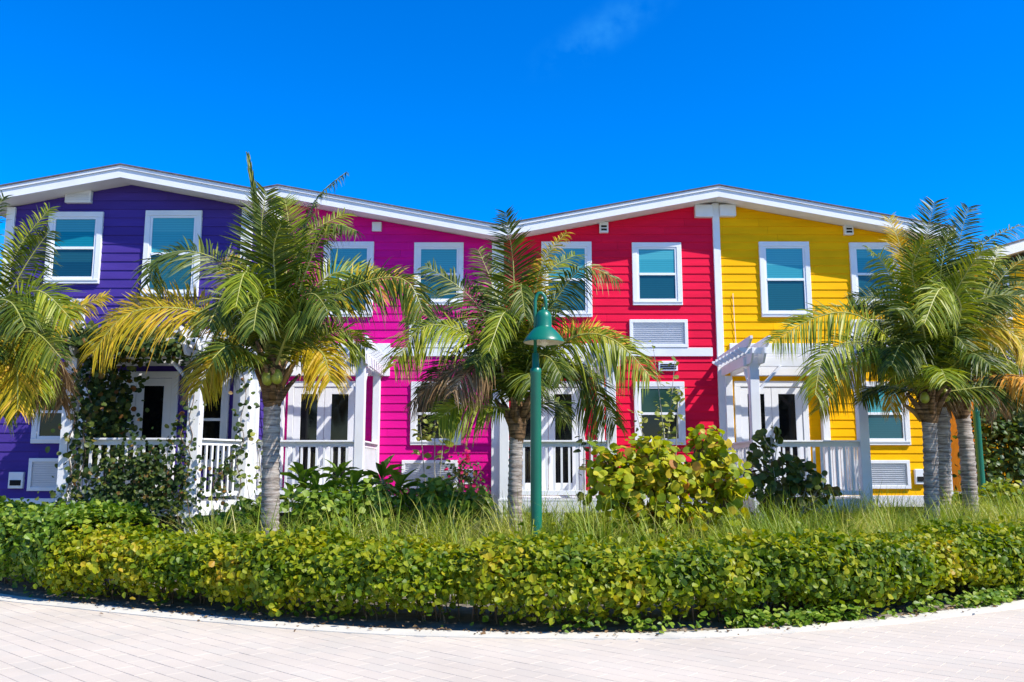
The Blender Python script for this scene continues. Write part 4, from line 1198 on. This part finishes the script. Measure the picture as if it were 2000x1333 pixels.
# litter on the edging
n = 420
xs = rg.uniform(-5.5, 6, n); kx = np.array([int(np.argmin(np.abs(edge[:, 0] - x))) for x in xs])
of = rg.exponential(.09, n) - .08
pos = np.stack([xs + edge_n[kx, 0] * of, np.interp(xs, edge[:, 0], edge[:, 1]) + edge_n[kx, 1] * of, rg.uniform(.016, .03, n)], 1)
R = frames(np.stack([rg.normal(0, .3, n), rg.normal(0, .3, n), np.ones(n)], 1), rg.normal(0, 1, (n, 3)))
lt = link('leaf_litter', leaves_mesh('leaf_litter', pos, R, rg.uniform(.02, .055, n), leaf_template(.7, .3, .2, 'lance'), M['dryleaf']))
tag(lt, 'small dry leaves and scraps fallen along the pale kerb edging', 'leaf litter', kind='stuff')

# ------------------------------------------------------------------ tall grass
def grass_mesh(centers, per, hmin, hmax, spread, seed):
    rg = np.random.default_rng(seed)
    n = len(centers) * per
    c = np.repeat(np.array(centers), per, 0)
    a = rg.uniform(0, 2 * math.pi, n); r = np.abs(rg.normal(0, .10, n))
    base = np.stack([c[:, 0] + r * np.cos(a), c[:, 1] + r * np.sin(a), np.zeros(n)], 1)
    az = a + rg.normal(0, .6, n)
    H = rg.uniform(hmin, hmax, n) * np.repeat(rg.uniform(.6, 1.15, len(centers)), per)
    bend = rg.uniform(.15, 1.0, n) * spread
    ts = np.array([0, .25, .5, .72, .88, 1.0]); wf = np.array([1, .95, .8, .6, .38, .05])
    dirx, diry = np.cos(az), np.sin(az)
    w = rg.uniform(.0035, .0085, n)
    V_ = np.zeros((n, 6, 2, 3))
    for i, t in enumerate(ts):
        out = bend * H * t ** 2.2
        z = H * (t - .42 * np.clip(bend, 0, 1.2) * t ** 3.2)
        px_ = base[:, 0] + dirx * out; py_ = base[:, 1] + diry * out
        for j, sg in enumerate((-1, 1)):
            V_[:, i, j, 0] = px_ - diry * w * wf[i] * sg; V_[:, i, j, 1] = py_ + dirx * w * wf[i] * sg; V_[:, i, j, 2] = z
    q = np.array([(2 * i, 2 * i + 1, 2 * i + 3, 2 * i + 2) for i in range(5)])
    Q_ = (q[None] + (np.arange(n) * 12)[:, None, None]).reshape(-1, 4)
    return np_mesh('tall_grass', V_.reshape(-1, 3), Q_, M['grass'])
rg = np.random.default_rng(41)
cs = []
while len(cs) < 900:
    x = rg.uniform(-8, 11.5); y = rg.uniform(edge_y(x) + 1.3, 17.2)
    if x < -1 and y > 15.5: continue
    if -8.6 < x < -5.2 and y > 12.6: continue
    px_ = 1000 + FPX * x / y
    dens = 1.0 if px_ > 1480 else (.75 if px_ > 960 else (.45 if px_ > 400 else .12))
    if rg.random() > dens: continue
    cs.append((x, y))
gr = link('tall_grass', grass_mesh(cs, 50, .62, 1.40, 1.15, 42))
tag(gr, 'tall arching green and straw coloured grass growing behind the hedge', 'grass', kind='stuff')

# ------------------------------------------------------------------ shrubs
def shrub(name, label, cat, blobs, n, leaf, mat, seed, parts=280, tplk='round', wid=.95, base=None, twig='twig', group=None, stems=10, upright=.3, shell=.62):
    """blobs: (x, y, z, rx, ry, rz); leaves sit at the ends of twigs spread through the blobs"""
    rg = np.random.default_rng(seed)
    bl = np.array(blobs, float)
    vol = bl[:, 3] * bl[:, 4] * bl[:, 5]
    k_ = rg.choice(len(bl), n, p=vol ** .75 / (vol ** .75).sum())
    d = rg.normal(0, 1, (n, 3)); d /= np.linalg.norm(d, axis=1)[:, None]
    rr = (shell + (1 - shell) * rg.random(n)) * (1 + .22 * np.sin(d[:, 0] * 5 + k_) * np.cos(d[:, 2] * 4 + k_ * 2)) * rg.uniform(.75, 1.05, n)
    pos = bl[k_, :3] + d * bl[k_, 3:] * rr[:, None]
    pos[:, 2] = np.maximum(pos[:, 2], .06)
    nrm = d * .6 + rg.normal(0, .55, (n, 3)) + np.array([.15, -.15, .45])
    ax = d * .7 + rg.normal(0, .5, (n, 3)) + np.array([0, 0, upright])
    R = frames(nrm, ax)
    sz = leaf * rg.uniform(.65, 1.2, n)
    if base is None: base = (bl[:, 0].mean(), bl[:, 1].mean(), 0)
    root = empty(name, base, label=label, cat=cat, group=group)
    order = np.argsort(pos[:, 1] - .4 * sz + rg.uniform(0, .3, n))
    tp = [leaf_template(wid, .12, .18, tplk), leaf_template(wid, .3, .05, tplk), leaf_template(wid * .92, .05, .35, tplk)]
    sel = order[:parts]; rest_ = order[parts:]
    if parts: leaf_parts(root, pos[sel], R[sel], sz[sel], tp, mat)
    if len(rest_):
        o = link('foliage', leaves_mesh('foliage', pos[rest_], R[rest_], sz[rest_], tp[0], mat), root); o['kind'] = 'stuff'
    m = MB()
    for i in range(len(bl)):
        b0 = Vector(base) + Vector((rg.uniform(-.2, .2), rg.uniform(-.15, .15), 0)); c = Vector(bl[i, :3])
        mid = b0.lerp(c, .55) + Vector((rg.uniform(-.1, .1), rg.uniform(-.1, .1), .08))
        m.tube([b0, mid, c], [.03, .022, .012], 6)
        for q in range(stems):
            e = pos[rg.choice(np.where(k_ == i)[0])] if (k_ == i).any() else c
            m.tube([mid.lerp(c, rg.uniform(0, 1)), Vector(e)], [.010, .004], 4, cap=False)
    m.build('branches', M[twig], root)
    return root

def px_blob(u, v, Y, ru, rv, ry):
    p = at(u, v, Y); k_ = Y / FPX
    return (p.x, Y, p.z, ru * k_, ry, rv * k_)

shrub('sea_grape_bush', 'big sea grape bush with round yellow green leaves before the red house', 'bush',
      [px_blob(1300, 935, 12.6, 100, 72, .7), px_blob(1215, 950, 12.5, 75, 80, .6), px_blob(1400, 930, 12.8, 66, 82, .6), px_blob(1375, 865, 12.7, 40, 38, .35), px_blob(1185, 905, 12.6, 38, 35, .35), px_blob(1265, 885, 12.6, 45, 40, .4), px_blob(1430, 970, 12.6, 35, 60, .4), px_blob(1310, 1010, 12.4, 110, 40, .5)],
      2100, .128, M['grape'], 51, parts=298, stems=16, shell=.30, upright=.5)
shrub('sea_grape_bush', 'dark olive sea grape bush leaning on the yellow house porch railing', 'bush',
      [px_blob(1530, 930, 15.2, 45, 50, .4), px_blob(1575, 935, 15.3, 38, 40, .4), px_blob(1505, 850, 15.2, 22, 22, .2), px_blob(1490, 890, 15.2, 26, 26, .25), px_blob(1545, 975, 15.1, 70, 34, .4), px_blob(1485, 945, 15.0, 40, 45, .4), px_blob(1600, 955, 15.0, 30, 28, .3)],
      420, .165, M['grape_dark'], 52, parts=200, stems=10, twig='twig_pale')

def rosette_plant(name, label, heads, seed, mat='broad', leaf=.44, wid=.16, nl=16, group=None):
    rg = np.random.default_rng(seed)
    h = [Vector(p) for p in heads]
    bx = sum(p.x for p in h) / len(h); by = sum(p.y for p in h) / len(h)
    root = empty(name, (bx, by, 0), label=label, cat='shrub', group=group)
    m = MB()
    P_, N_, A_, S_ = [], [], [], []
    for p in h:
        b0 = Vector((bx + rg.uniform(-.1, .1), by, 0))
        m.tube([b0, b0.lerp(p, .5) + Vector((rg.uniform(-.12, .12), 0, 0)), p], [.03, .025, .018], 6)
        for i in range(nl):
            a = i * 2.4 + rg.uniform(-.3, .3); el = rg.uniform(-.15, 1.15)
            d = np.array([math.cos(a) * math.cos(el), math.sin(a) * math.cos(el), math.sin(el)])
            P_.append(np.array(p) + d * .03 - np.array([0, 0, rg.uniform(0, .18)])); A_.append(d)
            N_.append(np.array([-math.cos(a) * math.sin(el), -math.sin(a) * math.sin(el), math.cos(el)]) + rg.normal(0, .15, 3)); S_.append(leaf * rg.uniform(.7, 1.15))
    R = frames(np.array(N_), np.array(A_))
    leaf_parts(root, np.array(P_), R, np.array(S_), [leaf_template(wid * 1.9, .35, .25, 'lance'), leaf_template(wid * 1.7, .2, .4, 'lance')], M[mat])
    m.build('stems', M['twig_pale'], root)
    return root
GP = 'broad leaved shrubs by the pink house porch'
rosette_plant('broad_leaved_shrub', 'broad leaved shrub right beside the pale palm trunk, below the pink house doors', [at(590, 935, 14.8), at(620, 955, 14.6), at(570, 970, 14.5), at(640, 990, 14.4)], 61, group=GP)
rosette_plant('broad_leaved_shrub', 'broad leaved shrub before the pink porch corner post', [at(660, 920, 15.0), at(690, 945, 14.8), at(650, 975, 14.6), at(700, 985, 14.6)], 62, group=GP)
rosette_plant('broad_leaved_shrub', 'broad leaved shrub below the bright pink wall, right of the pink porch', [at(745, 930, 15.4), at(780, 950, 15.2), at(740, 985, 14.9), at(800, 985, 15.0)], 63, group=GP)
rosette_plant('broad_leaved_shrub', 'broad leaved shrub below the pink house lower window', [at(860, 955, 16.0), at(900, 985, 15.6), at(840, 995, 15.4)], 64, mat='lightleaf', leaf=.36)

shrub('bougainvillea', 'straggly reddish shrub with a pink flower before the pink house wall', 'shrub',
      [px_blob(905, 920, 17.4, 50, 45, .4), px_blob(870, 960, 17.2, 50, 35, .4), px_blob(935, 960, 17.3, 30, 40, .3)], 520, .075, M['vine'], 71, parts=0, tplk='lance', stems=16, shell=.2)
bo = [o for o in COL.objects if o.name == 'bougainvillea'][0]
rg = np.random.default_rng(72)
pb = np.array([at(910 + rg.normal(0, 5), 893 + rg.normal(0, 5), 16.95) for i in range(12)] + [at(rg.uniform(870, 950), rg.uniform(890, 950), 17.0) for i in range(12)])
leaf_parts(bo, pb, frames(rg.normal(0, 1, (24, 3)) + [0, -1, .5], rg.normal(0, 1, (24, 3))), rg.uniform(.06, .09, 24), [leaf_template(.9, .2, .1)], M['bract'], 'bract')

def stem_plant(name, label, base, tops, n, leaf, mat, seed, tplk='obovate', twig='twig_pale', wid=.9, low=.35, cat='shrub'):
    """a few upright stems set with leaves from low up to the top"""
    rg = np.random.default_rng(seed)
    root = empty(name, (base[0], base[1], 0), label=label, cat=cat)
    m = MB(); P_, A_ = [], []
    for tpt in tops:
        b0 = Vector((base[0] + rg.uniform(-.12, .12), base[1] + rg.uniform(-.1, .1), 0)); tpt = Vector(tpt)
        mid = b0.lerp(tpt, .55) + Vector((rg.uniform(-.12, .12), rg.uniform(-.1, .1), 0))
        pts = [b0, b0.lerp(mid, .6), mid, mid.lerp(tpt, .6), tpt]
        m.tube(pts, [.016, .014, .011, .008, .004], 5)
        sp = spline([tuple(p) for p in pts], 12)
        for i in range(n // len(tops)):
            q = sp[int(len(sp) * rg.uniform(low, .999))]
            a = rg.uniform(0, 6.28); P_.append(q); A_.append((math.cos(a), math.sin(a), rg.uniform(-.2, .7)))
    P_ = np.array(P_); A_ = np.array(A_)
    P_ = P_ + A_ * .05
    leaf_parts(root, P_, frames(rg.normal(0, .5, P_.shape) + [0, -.3, .8], A_), leaf * rg.uniform(.6, 1.2, len(P_)), [leaf_template(wid, .2, .2, tplk), leaf_template(wid, .1, .35, tplk)], mat)
    m.build('stems', M[twig], root)
    return root
stem_plant('sapling', 'thin sapling with grey green leaves climbing before the red house lower window', (at(1300, 900, 16.2).x, 16.2), [at(1275, 670, 16.2), at(1318, 705, 16.2), at(1325, 760, 16.0), at(1290, 790, 15.9), at(1240, 800, 16.1)], 190, .12, M['lightleaf'], 81)
stem_plant('sapling', 'slim light green sapling before the pink house lower window', (at(850, 930, 16.5).x, 16.5), [at(850, 788, 16.5), at(872, 800, 16.4), at(820, 815, 16.4)], 60, .17, M['lightleaf'], 82, 'lance', wid=.7, low=.55)
stem_plant('sapling', 'small sapling with round leaves before the red porch railing', (at(1150, 930, 15.5).x, 15.5), [at(1150, 830, 15.5), at(1140, 855, 15.4), at(1165, 880, 15.3)], 45, .14, M['grape_dark'], 83, 'round')
stem_plant('sapling', 'small bright sapling between the purple porch and the pale palm trunk', (at(505, 960, 16.2).x, 16.2), [at(500, 840, 16.2), at(512, 860, 16.1), at(480, 930, 16)], 40, .13, M['lightleaf'], 84, 'obovate')

# climbing vines on the purple porch
def vine(label, paths, n, leaf, spread, seed, dens=None):
    rg = np.random.default_rng(seed)
    p0 = Vector(paths[0][0])
    root = empty('climbing_vine', (p0.x, p0.y, 0), label=label, cat='vine', group='vines on the purple house porch')
    m = MB(); P_ = []
    for pth in paths:
        sp = spline([tuple(p) for p in pth], 10)
        w = np.stack([np.sin(np.arange(len(sp)) * .9 + seed) * .05, np.cos(np.arange(len(sp)) * .7) * .03, np.zeros(len(sp))], 1)
        sp = sp + w
        m.tube(sp, .009, 4, cap=False)
        for i in range(n // len(paths)):
            P_.append(sp[rg.integers(len(sp))] + rg.normal(0, 1, 3) * np.array(spread))
    P_ = np.array(P_); P_[:, 2] = np.maximum(P_[:, 2], .05)
    R = frames(rg.normal(0, .5, P_.shape) + [.1, -.9, .4], rg.normal(0, .6, P_.shape) + [0, 0, -.3])
    sz = leaf * rg.uniform(.6, 1.2, len(P_))
    tps = [leaf_template(.9, .15, .15, 'round'), leaf_template(.8, .25, .2, 'obovate')]
    order = np.argsort(P_[:, 1]); k_ = 150
    leaf_parts(root, P_[order[:k_]], R[order[:k_]], sz[order[:k_]], tps, M['vine'])
    if len(order) > k_:
        o = link('foliage', leaves_mesh('foliage', P_[order[k_:]], R[order[k_:]], sz[order[k_:]], tps[0], M['vine']), root); o['kind'] = 'stuff'
    m.build('stems', M['twig'], root)
    return root
y_ = 16.35
vine('vine climbing the left corner post of the purple house porch', [[(-8.2, y_, 0), (-8.22, y_, 1.2), (-8.25, y_, 2.6), (-8.2, y_, 4.0)], [(-8.1, y_, 0), (-8.0, y_, 1.5), (-7.95, y_, 2.8), (-8.0, y_, 3.8)], [(-8.1, y_, 3.3), (-7.7, y_, 3.6), (-7.2, y_ + .3, 3.9)]], 420, .12, (.13, .08, .1), 91)
vine('vine smothering the front railing of the purple house porch', [[(-8.0, y_, 0.1), (-7.6, y_, 1.0), (-7.0, y_, 1.3), (-6.4, y_, 1.0)], [(-7.8, y_, .2), (-7.3, y_, 1.4), (-6.9, y_, 1.6), (-6.3, y_, 1.3)], [(-7.5, y_, .1), (-7.1, y_, .8), (-6.5, y_, 1.1), (-6.2, y_, 1.5)], [(-8.1, y_, .1), (-7.9, y_, .9), (-7.2, y_, .7), (-6.3, y_, .8)]], 3200, .085, (.32, .07, .28), 92)
vine('vine twining up the middle post of the purple house porch', [[(-6.1, y_, 0), (-6.15, y_, 1.4), (-6.0, y_, 2.4), (-6.1, y_, 3.6)], [(-5.95, y_, .2), (-6.05, y_, 1.8), (-6.3, y_ + .1, 2.5)]], 130, .10, (.12, .06, .1), 93)
vine('vine on the rear right post of the purple house porch', [[(-5.4, 17.45, 0), (-5.42, 17.45, 1.4), (-5.38, 17.45, 2.6), (-5.4, 17.45, 3.9)], [(-5.6, 17.2, 0), (-5.65, 17.2, 1.0), (-5.5, 17.3, 1.9)], [(-5.75, 16.9, 0.1), (-5.7, 16.9, 1.1), (-5.6, 17.0, 1.6)]], 420, .10, (.12, .08, .1), 94)

vine('vine spread over the top of the purple house pergola', [[(-8.3, 16.4, 4.0), (-7.6, 16.9, 4.05), (-6.9, 16.6, 4.05), (-6.0, 17.0, 4.0)], [(-8.4, 17.2, 4.0), (-7.6, 17.5, 4.05), (-6.8, 17.3, 4.05), (-6.1, 17.7, 4.0)], [(-8.2, 16.3, 4.0), (-7.7, 16.25, 4.0), (-7.1, 16.3, 3.9), (-6.5, 16.2, 3.8)], [(-8.0, 17.0, 3.95), (-7.9, 17.0, 3.0), (-7.95, 17.0, 2.3), (-7.9, 17.1, 1.7)], [(-8.3, 17.6, 4.0), (-7.4, 17.2, 4.1), (-6.2, 17.5, 4.0)]], 8500, .11, (.26, .30, .10), 95)
# background greenery behind the right-hand palms
shrub('tall_shrub', 'tall dark shrub behind the second street lamp at the right edge', 'shrub',
      [px_blob(1955, 880, 23, 70, 100, 1.2), px_blob(2020, 860, 23, 80, 120, 1.2), px_blob(1940, 820, 23.5, 50, 60, .8), px_blob(1985, 790, 23.5, 50, 60, .8), px_blob(1920, 930, 22.5, 45, 60, .8), px_blob(2090, 850, 23, 80, 130, 1.2)],
      5200, .15, M['shrub'], 101, parts=0, tplk='lance', stems=10, shell=.4)
shrub('low_shrub', 'low leafy green shrub behind the hedge, right of the pale palm trunk', 'shrub',
      [px_blob(620, 995, 13.8, 75, 45, .5), px_blob(720, 985, 14.4, 80, 50, .5), px_blob(850, 985, 14.8, 80, 55, .5), px_blob(930, 995, 14.8, 40, 45, .4)], 2800, .12, M['broad'], 103, parts=200, tplk='lance', stems=6, shell=.3)
shrub('low_shrub', 'low leafy green shrub left of the pale palm trunk, before the purple porch', 'shrub',
      [px_blob(440, 1025, 13.2, 60, 22, .5), px_blob(490, 1005, 13.6, 40, 30, .4)], 700, .11, M['broad'], 104, parts=120, tplk='obovate', stems=6, shell=.3)
shrub('low_shrub', 'low green shrub between the palm trunks and the right edge', 'shrub',
      [px_blob(1880, 985, 19, 50, 25, .6), px_blob(1960, 970, 19, 60, 30, .6)], 900, .13, M['hedge'], 102, parts=0, tplk='lance', stems=6, shell=.3)

for o in COL.objects:
    if o.parent is None and 'category' in o and 'group' not in o:
        base = o.name.split('.')[0]
        g_ = {'sea_grape_bush': 'sea grape bushes before the porches', 'low_shrub': 'low leafy shrubs behind the hedge', 'sapling': 'thin saplings before the house fronts'}.get(base)
        if g_: o['group'] = g_
